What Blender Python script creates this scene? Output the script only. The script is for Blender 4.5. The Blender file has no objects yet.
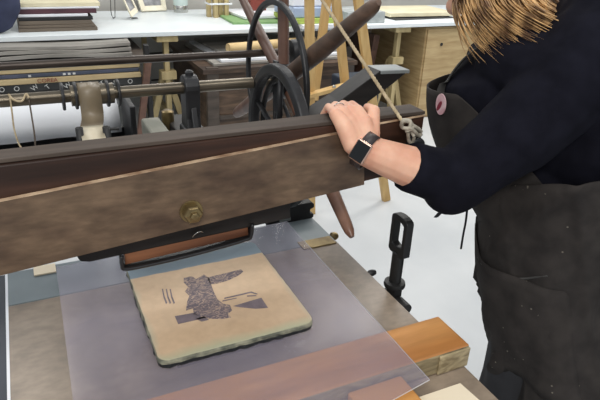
import bpy, bmesh, math, random
from mathutils import Vector, Matrix, noise
random.seed(7)
C = bpy.context.scene.collection
V = Vector
# ------------------------------------------------------------------ camera
FPX = 575.0
ex = V((1305, 216, -FPX)).normalized()
ey = V((-301, 288, -FPX)); ey = (ey - ex*ey.dot(ex)).normalized()
ez = ex.cross(ey)
R = Matrix((ex, ey, ez))            # camera -> world rotation
CAM = V((0, 0, 1.55))
cd = bpy.data.cameras.new('camera'); cam = bpy.data.objects.new('camera', cd); C.objects.link(cam)
cam.matrix_world = Matrix.Translation(CAM) @ R.to_4x4()
cd.sensor_width = 36; cd.lens = FPX/600*36; cd.clip_start = .02
bpy.context.scene.camera = cam
def ray(x, y): return R @ V((x-300, 200-y, -FPX))
def on_z(x, y, z): d = ray(x, y); return CAM + d*((z-CAM.z)/d.z)
def on_y(x, y, v): d = ray(x, y); return CAM + d*(v/d.y)
def on_x(x, y, v): d = ray(x, y); return CAM + d*(v/d.x)

# ------------------------------------------------------------------ materials
def srgb(c):
    return tuple(((v/255)/12.92 if v/255 <= .04045 else ((v/255+.055)/1.055)**2.4) for v in c) + (1,)
def mat(name, c1, c2=None, scale=6, rough=.6, stretch=(1, 1, 1), bump=0, metal=0, detail=6, lo=.35, hi=.65, spec=.5, sheen=0, dist=0, grain=None):
    m = bpy.data.materials.new(name); m.use_nodes = True
    nt = m.node_tree; N = nt.nodes; L = nt.links; b = N['Principled BSDF']
    b.inputs['Roughness'].default_value = rough; b.inputs['Metallic'].default_value = metal
    b.inputs['Specular IOR Level'].default_value = spec
    if sheen: b.inputs['Sheen Weight'].default_value = sheen
    c2 = c2 or tuple(v*.88 for v in c1)
    tc = N.new('ShaderNodeTexCoord'); mp = N.new('ShaderNodeMapping'); mp.inputs['Scale'].default_value = stretch
    nz = N.new('ShaderNodeTexNoise'); nz.inputs['Scale'].default_value = scale; nz.inputs['Detail'].default_value = detail
    nz.inputs['Distortion'].default_value = dist
    cr = N.new('ShaderNodeValToRGB'); cr.color_ramp.elements[0].position = lo; cr.color_ramp.elements[1].position = hi
    cr.color_ramp.elements[0].color = srgb(c1); cr.color_ramp.elements[1].color = srgb(c2)
    L.new(tc.outputs['Object'], mp.inputs[0]); L.new(mp.outputs[0], nz.inputs['Vector'])
    L.new(nz.outputs['Fac'], cr.inputs[0]); L.new(cr.outputs[0], b.inputs['Base Color'])
    if grain:
        gs, gst, gstr = grain
        m2 = N.new('ShaderNodeMapping'); m2.inputs['Scale'].default_value = gst; n2 = N.new('ShaderNodeTexNoise')
        n2.inputs['Scale'].default_value = gs; n2.inputs['Detail'].default_value = 5; L.new(tc.outputs['Object'], m2.inputs[0]); L.new(m2.outputs[0], n2.inputs['Vector'])
        mr = N.new('ShaderNodeMapRange'); mr.inputs['From Min'].default_value = .35; mr.inputs['From Max'].default_value = .65
        mr.inputs['To Min'].default_value = 1-gstr; mr.inputs['To Max'].default_value = 1+gstr; L.new(n2.outputs['Fac'], mr.inputs['Value'])
        vm = N.new('ShaderNodeVectorMath'); vm.operation = 'SCALE'; L.new(cr.outputs[0], vm.inputs[0]); L.new(mr.outputs[0], vm.inputs['Scale']); L.new(vm.outputs[0], b.inputs['Base Color'])
    if bump:
        bp = N.new('ShaderNodeBump'); bp.inputs['Strength'].default_value = bump; bp.inputs['Distance'].default_value = .004
        L.new(nz.outputs['Fac'], bp.inputs['Height']); L.new(bp.outputs[0], b.inputs['Normal'])
    return m
M = {}
M['floor'] = mat('painted_floor', (202, 204, 205), (190, 193, 195), 2.2, .45, bump=.05)
M['wall'] = mat('wall_panel', (188, 186, 180), (176, 174, 168), 3, .7)
M['wallw'] = mat('white_wall', (226, 228, 230), (214, 216, 218), 3, .6)
M['groove'] = mat('groove', (40, 38, 36), None, 5, .8)
M['ttop'] = mat('white_laminate', (228, 234, 236), (218, 225, 228), 3, .35)
M['ply'] = mat('plywood', (188, 164, 122), (166, 140, 98), 5, .6, (1, 1, 8), .1)
M['pine'] = mat('pine', (210, 176, 118), (188, 150, 92), 8, .5, (3, 3, .6), .1)
M['paleply'] = mat('pale_softwood', (190, 172, 128), (164, 146, 104), 8, .6, (3, 3, .6))
M['plank'] = mat('beam_plank', (106, 87, 69), (76, 60, 48), 11, .4, (1, 1, 1.8), .15, detail=10, lo=.36, hi=.64, spec=.35, grain=(60, (.5, 1, 1.6), .2))
M['beam'] = mat('dark_mahogany', (64, 42, 32), (42, 28, 22), 6, .4, (.6, 3, 6), .1, spec=.3, grain=(40, (.1, 1, 1.5), .25))
M['beamtop'] = mat('grey_wood_top', (88, 77, 69), (60, 51, 45), 5, .65, (.4, 4, 4), .1, spec=.2, grain=(60, (.1, 1, 1), .2))  # paler brown-grey than the beam's faces
M['edge'] = mat('edge_highlight', (206, 180, 150), (140, 110, 86), 30, .35)  # pale colour that paints the highlight on the beam's edges
M['charcoal'] = mat('charcoal_wood', (46, 43, 42), (34, 32, 31), 7, .5, (1, 5, 5), .1, spec=.3)
M['scraper'] = mat('scraper_wood', (146, 96, 66), (96, 60, 42), 5, .4, (.5, 6, 8), .1)
M['leather'] = mat('black_leather', (38, 38, 40), (26, 26, 28), 12, .4)
M['bed'] = mat('bed_wood', (142, 127, 111), (112, 100, 88), 8, .32, (1.2, 1, 1), .12, detail=10, lo=.36, hi=.64, dist=.6, grain=(70, (.7, 1.2, 1), .10))
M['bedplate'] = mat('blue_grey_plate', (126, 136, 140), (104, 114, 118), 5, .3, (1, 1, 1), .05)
M['bededge'] = mat('bed_edge', (74, 66, 60), (56, 50, 46), 6, .5)
M['navysteel'] = mat('navy_steel', (46, 54, 66), (34, 40, 50), 6, .45)
M['timber'] = mat('orange_timber', (198, 142, 84), (168, 112, 60), 5, .42, (.5, 3, 3), .12, detail=8, grain=(50, (.15, 1, 1), .12))
M['endgrain'] = mat('end_grain', (166, 150, 116), (92, 82, 60), 14, .6, (1, 1, 3.5), .3, detail=8, dist=1.5, lo=.3, hi=.7)
M['endpale'] = mat('pale_end_grain', (176, 160, 126), (122, 108, 80), 24, .6, (1, 1, 2), .3, detail=8, dist=1.5)
M['offcut'] = mat('offcut_wood', (208, 150, 84), (182, 124, 64), 6, .5, (.5, 3, 3), .1)
M['card'] = mat('cream_card', (232, 218, 192), (224, 208, 182), 4, .7)
M['paper'] = mat('white_paper', (232, 234, 238), (222, 224, 230), 4, .7)
M['sheetpaper'] = mat('bright_paper', (246, 247, 250), (240, 242, 246), 4, .7)
M['greypaper'] = mat('grey_paper', (158, 154, 147), (118, 114, 108), 5, .7, (.5, 3, 3))
M['iron'] = mat('black_iron', (50, 50, 52), (34, 34, 36), 14, .45, bump=.15, metal=.2)
M['ironm'] = mat('matt_iron', (30, 29, 29), (21, 21, 21), 14, .5, bump=.1)
M['steel'] = mat('oiled_steel', (126, 116, 100), (92, 84, 72), 7, .28, (.6, 4, 4), .05, metal=.75)
M['dsteel'] = mat('dark_steel', (84, 74, 66), (58, 50, 46), 7, .32, (.6, 4, 4), .05, metal=.5)
M['brass'] = mat('aged_brass', (150, 132, 92), (104, 88, 62), 20, .3, metal=.8, bump=.1)
M['chrome'] = mat('silver_metal', (200, 200, 196), (170, 170, 166), 10, .25, metal=.9)
M['redwood'] = mat('red_brown_wood', (110, 80, 66), (82, 58, 48), 6, .45, (3, 3, 3), .1)
M['handle'] = mat('handle_wood', (98, 76, 62), (70, 54, 44), 6, .5, (3, 3, 3), .1, grain=(60, (1, .3, 1), .2))
M['redwoodl'] = mat('polished_grip', (150, 112, 92), (118, 82, 66), 6, .35, (3, 3, 3), .1)
M['dwood'] = mat('dark_board', (82, 72, 64), (60, 52, 46), 6, .5, (1, 4, 4), .1)
M['crate'] = mat('crate_wood', (94, 74, 58), (56, 44, 36), 4, .6, (.6, 1, 5), .2, detail=9, grain=(30, (.3, 1, 2), .3))
M['strap'] = mat('cream_strap', (214, 204, 180), (188, 174, 146), 6, .45, (1, 1, .5), .05)
M['strapd'] = mat('brown_strap', (138, 124, 102), (108, 96, 78), 8, .4)
M['rope'] = mat('rope', (198, 180, 148), (158, 140, 110), 60, .8, bump=.3)
M['knot'] = mat('old_rope', (190, 182, 166), (140, 132, 118), 60, .85, bump=.4)
M['twine'] = mat('dark_twine', (104, 92, 82), (80, 70, 62), 60, .85)
M['shirt'] = mat('navy_jersey', (22, 22, 31), (16, 16, 24), 30, .9, bump=.08, spec=.1)
M['apron'] = mat('apron_cotton', (55, 51, 49), (42, 39, 38), 22, .85, bump=.1, spec=.15)
M['apronl'] = mat('apron_strap_cotton', (74, 73, 71), (60, 59, 58), 22, .8, spec=.25)
def flecks(m, col, scale, thr):
    nt = m.node_tree; N = nt.nodes; L = nt.links; b = N['Principled BSDF']; base = b.inputs['Base Color'].links[0].from_socket
    tc = N['Texture Coordinate']; vo = N.new('ShaderNodeTexVoronoi'); vo.inputs['Scale'].default_value = scale; L.new(tc.outputs['Object'], vo.inputs['Vector'])
    lt = N.new('ShaderNodeMath'); lt.operation = 'LESS_THAN'; lt.inputs[1].default_value = thr; L.new(vo.outputs['Distance'], lt.inputs[0])
    nz = N.new('ShaderNodeTexNoise'); nz.inputs['Scale'].default_value = 9; L.new(tc.outputs['Object'], nz.inputs['Vector'])
    gt = N.new('ShaderNodeMath'); gt.operation = 'GREATER_THAN'; gt.inputs[1].default_value = .56; L.new(nz.outputs['Fac'], gt.inputs[0])
    mu = N.new('ShaderNodeMath'); mu.operation = 'MULTIPLY'; L.new(lt.outputs[0], mu.inputs[0]); L.new(gt.outputs[0], mu.inputs[1])
    mx = N.new('ShaderNodeMixRGB'); L.new(mu.outputs[0], mx.inputs[0]); L.new(base, mx.inputs[1]); mx.inputs[2].default_value = srgb(col); L.new(mx.outputs[0], b.inputs['Base Color'])
flecks(M['apron'], (104, 98, 90), 60, .11)
M['trouser'] = mat('trousers', (40, 40, 44), (30, 30, 34), 22, .85)
M['shoe'] = mat('shoe', (36, 34, 34), None, 9, .5)
M['iris'] = mat('eye', (230, 228, 224), None, 9, .3)
M['navybag'] = mat('navy_cloth', (52, 58, 84), (40, 45, 68), 8, .8, bump=.2)
M['maroon'] = mat('maroon_board', (84, 48, 58), (64, 36, 44), 6, .6)
M['black'] = mat('black_plastic', (30, 30, 32), None, 8, .5)
M['cream'] = mat('cream_board', (222, 214, 184), (208, 198, 166), 4, .7)
M['brownb'] = mat('brown_board', (112, 100, 86), (88, 78, 68), 5, .6, (.4, 4, 8))
M['kraft'] = mat('kraft', (206, 180, 132), (182, 154, 108), 5, .7)
M['green'] = mat('green_card', (132, 168, 112), (116, 150, 98), 5, .6)
M['lime'] = mat('lime_card', (176, 196, 92), None, 5, .6)
M['bluep'] = mat('pale_blue_card', (170, 184, 206), (150, 166, 192), 5, .5)
M['marble'] = mat('marbled_paper', (176, 180, 180), (140, 146, 146), 12, .6, detail=8)
M['stripnavy'] = mat('slate_carton', (74, 78, 96), (60, 66, 80), 6, .5)
M['cartontan'] = mat('tan_carton', (196, 176, 134), (172, 150, 112), 6, .6, (.5, 3, 3))
M['cartondark'] = mat('dark_carton', (62, 62, 62), (44, 44, 44), 8, .6)
M['redink'] = mat('red_ink', (128, 56, 44), None, 5, .6)
M['whiteink'] = mat('white_ink', (214, 214, 210), None, 5, .6)
M['frame'] = mat('cream_frame', (232, 226, 206), (220, 212, 190), 9, .5)
M['picgrey'] = mat('grey_print', (150, 150, 152), (110, 110, 114), 24, .6)
M['soap'] = mat('pale_mint_glass', (206, 222, 218), (196, 212, 208), 6, .2)
M['plat'] = mat('strap_black', (58, 50, 50), None, 8, .45)
M['screen'] = mat('watch_glass', (10, 10, 12), None, 8, .08)
M['case'] = mat('rose_gold_case', (214, 178, 160), None, 8, .25, metal=.7)
M['stonegrey'] = mat('greenish_grey_block', (146, 144, 132), (116, 116, 104), 9, .6, bump=.15)
M['badgep'] = mat('pink_badge', (218, 190, 192), (196, 150, 156), 60, .5)
M['badger'] = mat('crimson_mark', (130, 40, 56), None, 8, .5)
M['bigplate'] = mat('dark_zinc', (86, 88, 92), (66, 68, 72), 6, .4)
# skin
M['skin'] = mat('skin', (228, 182, 155), (208, 148, 122), 26, .5, bump=.05, lo=.3, hi=.75)
_b = M['skin'].node_tree.nodes['Principled BSDF']; _b.inputs['Subsurface Weight'].default_value = .15
_b.inputs['Subsurface Radius'].default_value = (.012, .004, .002); _b.inputs['Subsurface Scale'].default_value = .5
M['nail'] = mat('nail', (236, 190, 176), None, 9, .3)
M['lip'] = mat('lip', (176, 96, 92), None, 9, .45)
# hair: golden brown streaks running along the locks
M['hair'] = mat('hair', (106, 76, 50), (220, 176, 118), 40, .4, (1, 1, .3), lo=.38, hi=.66, detail=3, spec=.5)
def sheet_mat(name, fac, col):
    m = bpy.data.materials.new(name); m.use_nodes = True
    nt = m.node_tree; N = nt.nodes; L = nt.links; b = N['Principled BSDF']; out = N['Material Output']
    b.inputs['Base Color'].default_value = srgb(col); b.inputs['Roughness'].default_value = .22
    tr = N.new('ShaderNodeBsdfTransparent'); mx = N.new('ShaderNodeMixShader')
    nz = N.new('ShaderNodeTexNoise'); nz.inputs['Scale'].default_value = 7; nz.inputs['Detail'].default_value = 5
    tc = N.new('ShaderNodeTexCoord'); L.new(tc.outputs['Object'], nz.inputs['Vector'])
    mr = N.new('ShaderNodeMapRange'); mr.inputs['From Min'].default_value = .3; mr.inputs['From Max'].default_value = .7
    mr.inputs['To Min'].default_value = fac*.82; mr.inputs['To Max'].default_value = fac*1.15
    L.new(nz.outputs['Fac'], mr.inputs['Value']); L.new(mr.outputs[0], mx.inputs[0])
    L.new(tr.outputs[0], mx.inputs[1]); L.new(b.outputs[0], mx.inputs[2]); L.new(mx.outputs[0], out.inputs[0])
    return m
M['sheet'] = sheet_mat('clear_tympan_sheet', .23, (166, 159, 175))
M['sheetedge'] = sheet_mat('tympan_sheet_edge', .7, (226, 230, 238))
# lithographic stone: tan face, slate blue band along its far edge, greenish damp margins
def stone_mat():
    m = mat('litho_stone', (198, 171, 141), (182, 155, 126), 5, .5, bump=.02, grain=(60, (1, 1, 1), .05))
    nt = m.node_tree; N = nt.nodes; L = nt.links; b = N['Principled BSDF']
    base = b.inputs['Base Color'].links[0].from_socket
    tc = N['Texture Coordinate']; sx = N.new('ShaderNodeSeparateXYZ'); L.new(tc.outputs['Object'], sx.inputs[0])
    nz = N.new('ShaderNodeTexNoise'); nz.inputs['Scale'].default_value = 22; L.new(tc.outputs['Object'], nz.inputs['Vector'])
    def band(src, a, bb, amp, colr, prev):
        ad = N.new('ShaderNodeMath'); ad.operation = 'MULTIPLY_ADD'; L.new(nz.outputs['Fac'], ad.inputs[0]); ad.inputs[1].default_value = amp; L.new(src, ad.inputs[2])
        mr = N.new('ShaderNodeMapRange'); mr.inputs['From Min'].default_value = a; mr.inputs['From Max'].default_value = bb
        L.new(ad.outputs[0], mr.inputs['Value'])
        mx = N.new('ShaderNodeMixRGB'); L.new(mr.outputs[0], mx.inputs[0]); L.new(prev, mx.inputs[1]); mx.inputs[2].default_value = srgb(colr)
        L.new(mx.outputs[0], b.inputs['Base Color']); return mx.outputs[0]
    c = band(sx.outputs['Y'], -.108, -.128, .02, (168, 166, 138), base)     # near margin
    c = band(sx.outputs['X'], -.112, -.124, .018, (176, 166, 142), c)       # left margin
    c = band(sx.outputs['X'], .124, .134, .012, (176, 162, 138), c)         # right margin
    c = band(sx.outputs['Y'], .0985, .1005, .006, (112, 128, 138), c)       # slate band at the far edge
    return m
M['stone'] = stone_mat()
M['stoneside'] = mat('stone_rough_side', (144, 142, 122), (92, 94, 82), 40, .6, bump=.6, detail=8, lo=.4, hi=.6)
M['stonelow'] = mat('stone_dark_foot', (40, 42, 42), (24, 26, 28), 60, .45, bump=.6, detail=8)  # black lowest band of the stone's sides
M['drawing'] = mat('litho_ink', (92, 82, 90), (160, 138, 124), 70, .6, (1, 1.8, 1), detail=9, lo=.48, hi=.60, dist=3)
M['inksolid'] = mat('litho_ink_solid', (112, 100, 106), (92, 82, 88), 60, .6)

# ------------------------------------------------------------------ mesh helpers
def link(name, me, m, parent=None, loc=None):
    o = bpy.data.objects.new(name, me); C.objects.link(o)
    if m is not None:
        for mm in (m if isinstance(m, (list, tuple)) else [m]): me.materials.append(mm)
    if parent is not None:
        o.parent = parent
        o.matrix_parent_inverse = Matrix.Translation(-V(parent.location))
    return o
def recenter(o):
    """put the origin of a mesh object at the middle of its foot"""
    me = o.data; co = [v.co.copy() for v in me.vertices]
    c = V(((min(v.x for v in co)+max(v.x for v in co))/2, (min(v.y for v in co)+max(v.y for v in co))/2, min(v.z for v in co)))
    me.transform(Matrix.Translation(-c)); o.location = o.location + c
def bobj(name, bm, m, parent=None, smooth=False, bevel=0, seg=2, center=None):
    bmesh.ops.recalc_face_normals(bm, faces=bm.faces)
    me = bpy.data.meshes.new(name); bm.to_mesh(me); bm.free()
    if smooth:
        for p in me.polygons: p.use_smooth = True
    o = link(name, me, m, parent)
    if bevel:
        md = o.modifiers.new('b', 'BEVEL'); md.width = bevel; md.segments = seg; md.limit_method = 'ANGLE'; md.angle_limit = math.radians(40)
    if parent is None and center is not False: recenter(o)
    return o
def smooth_angle(o, deg=40):
    for p in o.data.polygons: p.use_smooth = True
    try: o.data.set_sharp_from_angle(angle=math.radians(deg))
    except Exception: pass
def thing(name, label, cat, loc, group=None):
    o = bpy.data.objects.new(name, None); C.objects.link(o); o.location = loc; o.empty_display_size = .05
    return tag(o, label, cat, group)
def tag(o, label, cat, group=None, kind=None):
    o['label'] = label; o['category'] = cat
    if group: o['group'] = group
    if kind: o['kind'] = kind
    return o
def box(bm, lo, hi, mi=0, rot=None):
    x0, y0, z0 = lo; x1, y1, z1 = hi
    vs = [bm.verts.new((x, y, z)) for x in (x0, x1) for y in (y0, y1) for z in (z0, z1)]
    fs = []
    for f in ((0, 1, 3, 2), (4, 6, 7, 5), (0, 4, 5, 1), (2, 3, 7, 6), (0, 2, 6, 4), (1, 5, 7, 3)):
        fc = bm.faces.new([vs[i] for i in f]); fc.material_index = mi; fs.append(fc)
    if rot is not None:
        c = V(((x0+x1)/2, (y0+y1)/2, (z0+z1)/2))
        for v in vs: v.co = c + rot @ (v.co-c)
    return fs
def BM(): return bmesh.new()
def boxo(name, lo, hi, m, parent=None, bevel=.002, rot=None):
    b = BM(); box(b, lo, hi, rot=rot); return bobj(name, b, m, parent, bevel=bevel)
def prism(bm, pts, off, mi=0, side_mi=None):
    """polygon pts (3D, planar) extruded by off"""
    a = [bm.verts.new(p) for p in pts]; b = [bm.verts.new(V(p)+V(off)) for p in pts]
    n = len(pts)
    f1 = bm.faces.new(a); f2 = bm.faces.new(b[::-1]); f1.material_index = mi; f2.material_index = mi
    for i in range(n):
        f = bm.faces.new((a[i], b[i], b[(i+1) % n], a[(i+1) % n])); f.material_index = mi if side_mi is None else side_mi
    return f1, f2
def prismo(name, pts, off, m, parent=None, bevel=.0015):
    b = BM(); prism(b, pts, off); return bobj(name, b, m, parent, bevel=bevel)
def frame_of(t, up=None):
    t = t.normalized(); up = up or (V((0, 0, 1)) if abs(t.z) < .95 else V((0, 1, 0)))
    u = up.cross(t).normalized(); w = t.cross(u).normalized(); return u, w
def tube(bm, pts, rad, seg=12, flat=1.0, up=None, cap=True, sq=False, mi=0):
    pts = [V(p) for p in pts]; n = len(pts)
    if not isinstance(rad, (list, tuple)): rad = [rad]*n
    rings = []
    for i, p in enumerate(pts):
        t = (pts[min(i+1, n-1)]-pts[max(i-1, 0)]); u, w = frame_of(t, up)
        ring = []
        for k in range(seg):
            a = 2*math.pi*(k+.5)/seg; cu, cw = math.cos(a), math.sin(a)
            if sq:
                m_ = max(abs(cu), abs(cw)); cu /= m_; cw /= m_
            ring.append(bm.verts.new(p + u*cu*rad[i] + w*cw*rad[i]*flat))
        rings.append(ring)
    for a, b in zip(rings, rings[1:]):
        for k in range(seg):
            f = bm.faces.new((a[k], a[(k+1) % seg], b[(k+1) % seg], b[k])); f.material_index = mi
    if cap:
        f = bm.faces.new(rings[0][::-1]); f.material_index = mi; f = bm.faces.new(rings[-1]); f.material_index = mi
def capsule(bm, a, b, ra, rb, seg=14, flat=1.0, up=None):
    """tapered capsule with rounded ends"""
    a = V(a); b = V(b); d = (b-a); t = d.normalized() if d.length > 1e-6 else V((0, 0, 1)); P = []; Rr = []
    for k in range(5):
        an = math.pi/2*(1-k/4.5); P.append(a - t*ra*math.sin(an)); Rr.append(max(ra*math.cos(an), ra*.05))
    for k in range(4, -1, -1):
        an = math.pi/2*(1-k/4.5); P.append(b + t*rb*math.sin(an)); Rr.append(max(rb*math.cos(an), rb*.05))
    tube(bm, P, Rr, seg, flat, up)
def chain(bm, pts, rads, flat=1.0, up=None):
    for i in range(len(pts)-1): capsule(bm, pts[i], pts[i+1], rads[i], rads[i+1], flat=flat, up=up)
def ellipsoid(bm, c, r, rot=None, sub=3):
    mt = Matrix.Translation(c) @ (rot.to_4x4() if rot else Matrix.Identity(4)) @ Matrix.Diagonal((*r, 1))
    bmesh.ops.create_icosphere(bm, subdivisions=sub, radius=1, matrix=mt)
def spline(pts, n=8):
    pts = [V(p) for p in pts]; out = []
    P = [pts[0]*2-pts[1]] + pts + [pts[-1]*2-pts[-2]]
    for i in range(1, len(P)-2):
        for k in range(n):
            t = k/n; a, b, c, d = P[i-1], P[i], P[i+1], P[i+2]
            out.append(.5*((2*b)+(c-a)*t+(2*a-5*b+4*c-d)*t*t+(-a+3*b-3*c+d)*t**3))
    out.append(pts[-1]); return out
def tubeo(name, pts, r, m, parent=None, seg=12, n=6, flat=1, up=None, smooth=True):
    b = BM(); p = spline(pts, n) if n else pts
    if isinstance(r, (list, tuple)) and n:
        k = len(pts)-1; rr = []
        for i in range(len(p)):
            q = i/n; j = min(int(q), k-1); f = q-j; rr.append(r[j]*(1-f)+r[j+1]*f)
        r = rr
    tube(b, p, r, seg, flat, up)
    o = bobj(name, b, m, parent)
    if smooth: smooth_angle(o, 50)
    return o
def lathe(bm, prof, c, axis='Z', seg=28):
    """prof: (radius, height) list about an axis through c"""
    rings = []
    for r, h in prof:
        ring = []
        for k in range(seg):
            a = 2*math.pi*k/seg; x, y = r*math.cos(a), r*math.sin(a)
            p = {'Z': (x, y, h), 'X': (h, x, y), 'Y': (x, h, y)}[axis]
            ring.append(bm.verts.new(V(c)+V(p)))
        rings.append(ring)
    for a, b in zip(rings, rings[1:]):
        for k in range(seg): bm.faces.new((a[k], a[(k+1) % seg], b[(k+1) % seg], b[k]))
    bm.faces.new(rings[0][::-1]); bm.faces.new(rings[-1])
def latheo(name, prof, c, m, parent=None, axis='Z', seg=28):
    b = BM(); lathe(b, prof, c, axis, seg); o = bobj(name, b, m, parent); smooth_angle(o, 35); return o
def ringwheel(bm, c, r, w, t, seg=64, axis='X'):
    """rim with square section: radial width w, axial thickness t"""
    prof = [(r-w, -t/2), (r, -t/2), (r, t/2), (r-w, t/2)]
    rings = []
    for k in range(seg):
        a = 2*math.pi*k/seg
        rings.append([bm.verts.new(V(c)+V((h, q*math.cos(a), q*math.sin(a)))) for q, h in prof])
    for i in range(seg):
        a, b = rings[i], rings[(i+1) % seg]
        for k in range(4): bm.faces.new((a[k], a[(k+1) % 4], b[(k+1) % 4], b[k]))
def text(name, s, size, loc, rot, m, parent, depth=.001):
    cu = bpy.data.curves.new(name, 'FONT'); cu.body = s; cu.size = size; cu.extrude = depth; cu.align_x = 'CENTER'; cu.align_y = 'CENTER'
    cu.materials.append(m)
    o = bpy.data.objects.new(name, cu); C.objects.link(o)
    me = bpy.data.meshes.new_from_object(o.evaluated_get(bpy.context.evaluated_depsgraph_get())); me.name = name
    bpy.data.objects.remove(o); o = bpy.data.objects.new(name, me); C.objects.link(o); o.parent = parent
    o.matrix_parent_inverse = Matrix.Translation(-V(parent.location)); o.location = loc; o.rotation_euler = rot
    return o
def struct(o): o['kind'] = 'structure'; return o

# ------------------------------------------------------------------ setting
struct(boxo('floor', (-3, -2, -.1), (6.5, 5.6, 0), M['floor'], bevel=0))
wb = struct(boxo('wall_back', (-3, 5.25, 0), (6.5, 5.4, 2.7), M['wall'], bevel=0))
b = BM()
for z in (.22, .46, .70, .94, 1.18): box(b, (-3, 5.244, z), (6.5, 5.25, z+.014))
o = bobj('trim_1', b, M['groove'], center=False); struct(o)
b = BM(); box(b, (3.0, 5.20, .95), (6.5, 5.243, 2.7))
struct(bobj('wall_cladding', b, M['wallw'], center=False))
b = BM()
for x in (3.3, 3.75, 4.2, 4.65): box(b, (x, 5.195, .95), (x+.02, 5.2, 2.7))
struct(bobj('trim_2', b, M['groove'], center=False))
struct(boxo('wall_right', (6.5, -2, 0), (6.6, 5.6, 2.7), M['wallw'], bevel=0))

# ------------------------------------------------------------------ back table
TF, TB, TZ = 4.09, 5.15, .85
table = thing('work_table', 'long white laminate work table against the back wall', 'table', (1.6, 4.6, 0))
boxo('tabletop', (-1.6, TF, TZ-.032), (4.6, TB, TZ), M['ttop'], table, .004)
def trestle(px, label):
    p = on_y(px, 40, TF+.1); x = p.x
    t = thing('trestle', label, 'trestle', (x, 4.6, 0), 'wooden trestles under the white table')
    boxo('top_bar', (x-.075, TF+.02, TZ-.075), (x+.075, TB-.05, TZ-.034), M['paleply'], t)
    for y in (TF+.07, TB-.2):
        boxo('leg', (x-.018, y, 0), (x+.018, y+.05, TZ-.075), M['paleply'], t)
    boxo('foot_block', (x-.05, TF+.055, .50), (x+.06, TF+.14, .56), M['paleply'], t)
    for s in (-1, 1):
        b = BM(); tube(b, [(x+.01*s, TF+.16, .52), (x+.16*s, TF+.16, .0)], .022, 4, 1, sq=True); bobj('brace', b, M['paleply'], t)
    boxo('stretcher', (x-.02, TF+.16, .2), (x+.02, TB-.2, .26), M['paleply'], t)
trestle(165, 'pale wooden trestle under the white table beside the dark shelf strut')
trestle(397, 'pale wooden trestle beside the plywood cabinet under the white table')

# things on the table
def slab(name, x0, x1, y0, y1, z0, z1, m, label, cat, group=None, rotz=0, bevel=.002):
    o = boxo(name, (x0, y0, z0), (x1, y1, z1), m, None, bevel, Matrix.Rotation(rotz, 3, 'Z'))
    return tag(o, label, cat, group)
z = TZ
for i, (hh, m, a, bb, lab) in enumerate([
    (.022, 'brownb', .0, .49, 'thick brown board, lowest of the pile on the left of the white table'),
    (.018, 'brownb', .005, .475, 'brown board second from the bottom of the pile on the white table'),
    (.026, 'brownb', .01, .46, 'brown board just under the black portfolio on the white table'),
    (.022, 'black', .01, .47, 'flat black portfolio under the white paper pad in the pile'),
    (.018, 'paper', .01, .44, 'white paper pad under the maroon folder in the pile'),
    (.030, 'maroon', .0, .50, 'maroon folder under the cream board on the white table'),
    (.012, 'paper', .0, .52, 'white sheet board between the maroon folder and cream board'),
    (.026, 'cream', .0, .53, 'cream board on top of the pile on the white table')]):
    slab('board', a, bb, TF+.14+.01*i, TF+.75, z, z+hh-.001, M[m], lab, 'board', 'boards piled on the left of the table'); z += hh
# navy cloth over the table corner
b = BM()
ellipsoid(b, (0, 0, 0), (1, 1, 1), sub=4)
cpos = on_y(0, 15, 4.22); cpos.z = TZ+.13
for v in b.verts:
    q = v.co.copy(); n = noise.noise(q*2.3)*.12 + noise.noise(q*5)*.04
    v.co = V((q.x*.155*(1+n), q.y*.07*(1+n), q.z*.21*(1+n*.4))) + cpos + V((-.03, 0, .08))
o = bobj('coat', b, M['navybag'], None, True); tag(o, 'navy blue coat hanging over the left of the white table', 'coat')
# picture frames on wire stand
def pframe(corn, label, th=.02):
    """corn: four outer corners; a moulded frame with a print inside"""
    c = sum(corn, V())/4; nrm = (corn[1]-corn[0]).cross(corn[3]-corn[0]).normalized()
    t = thing('picture_frame', label, 'picture frame', c, 'cream picture frames on the white table')
    b = BM(); inn = [p.lerp(c, .34) for p in corn]
    for k in range(4):
        prism(b, [corn[k], corn[(k+1) % 4], inn[(k+1) % 4], inn[k]], nrm*th)
    bobj('frame', b, M['frame'], t, bevel=.003)
    b = BM(); prism(b, [p.lerp(c, .3) for p in corn], nrm*th*.4); bobj('print', b, M['picgrey'], t)
u = (on_y(135, 16, 4.62)-on_y(119, -10, 4.62))
p0 = on_y(131, 18, 4.62); p1 = on_y(138, 12, 4.64); d = on_y(117, -12, 4.7)-on_y(131, 18, 4.62)
pframe([p0, p1, p1+d, p0+d], 'cream picture frame leaning to the left on a wire stand')
p0 = on_z(141, 12, TZ+.004); p1 = on_z(164, 9.5, TZ+.004); p1.y = p0.y+.04
pframe([p0, p1, p1+V((.0, .12, .22)), p0+V((-.04, .12, .22))], 'cream picture frame with grey print, nearer the glass jar')
b = BM()
w0 = on_z(113, 18, TZ+.0045); 
tube(b, spline([w0+V((0, 0, .2)), w0, w0+V((.14, .0, 0)), w0+V((.18, -.03, 0)), w0+V((.13, -.05, .0))], 6), .003, 6)
tube(b, [w0+V((.02, .03, 0)), w0+V((.05, .09, .25))], .003, 6); tube(b, [w0+V((0, 0, .0)), w0+V((.02, .03, 0))], .003, 6)
tag(bobj('wire_stand', b, M['iron'], None, True), 'thin wire stand beside the leaning cream picture frame', 'stand')
# jar
c = on_z(181, 12, TZ); jar = thing('jar', 'pale mint glass jar with a silver base on the table', 'jar', c)
latheo('glass', [(.057, .055), (.06, .06), (.062, .18), (.055, .19)], c, M['soap'], jar)
latheo('metal_base', [(.058, 0), (.06, .004), (.06, .055), (.058, .058)], c, M['chrome'], jar)
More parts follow.
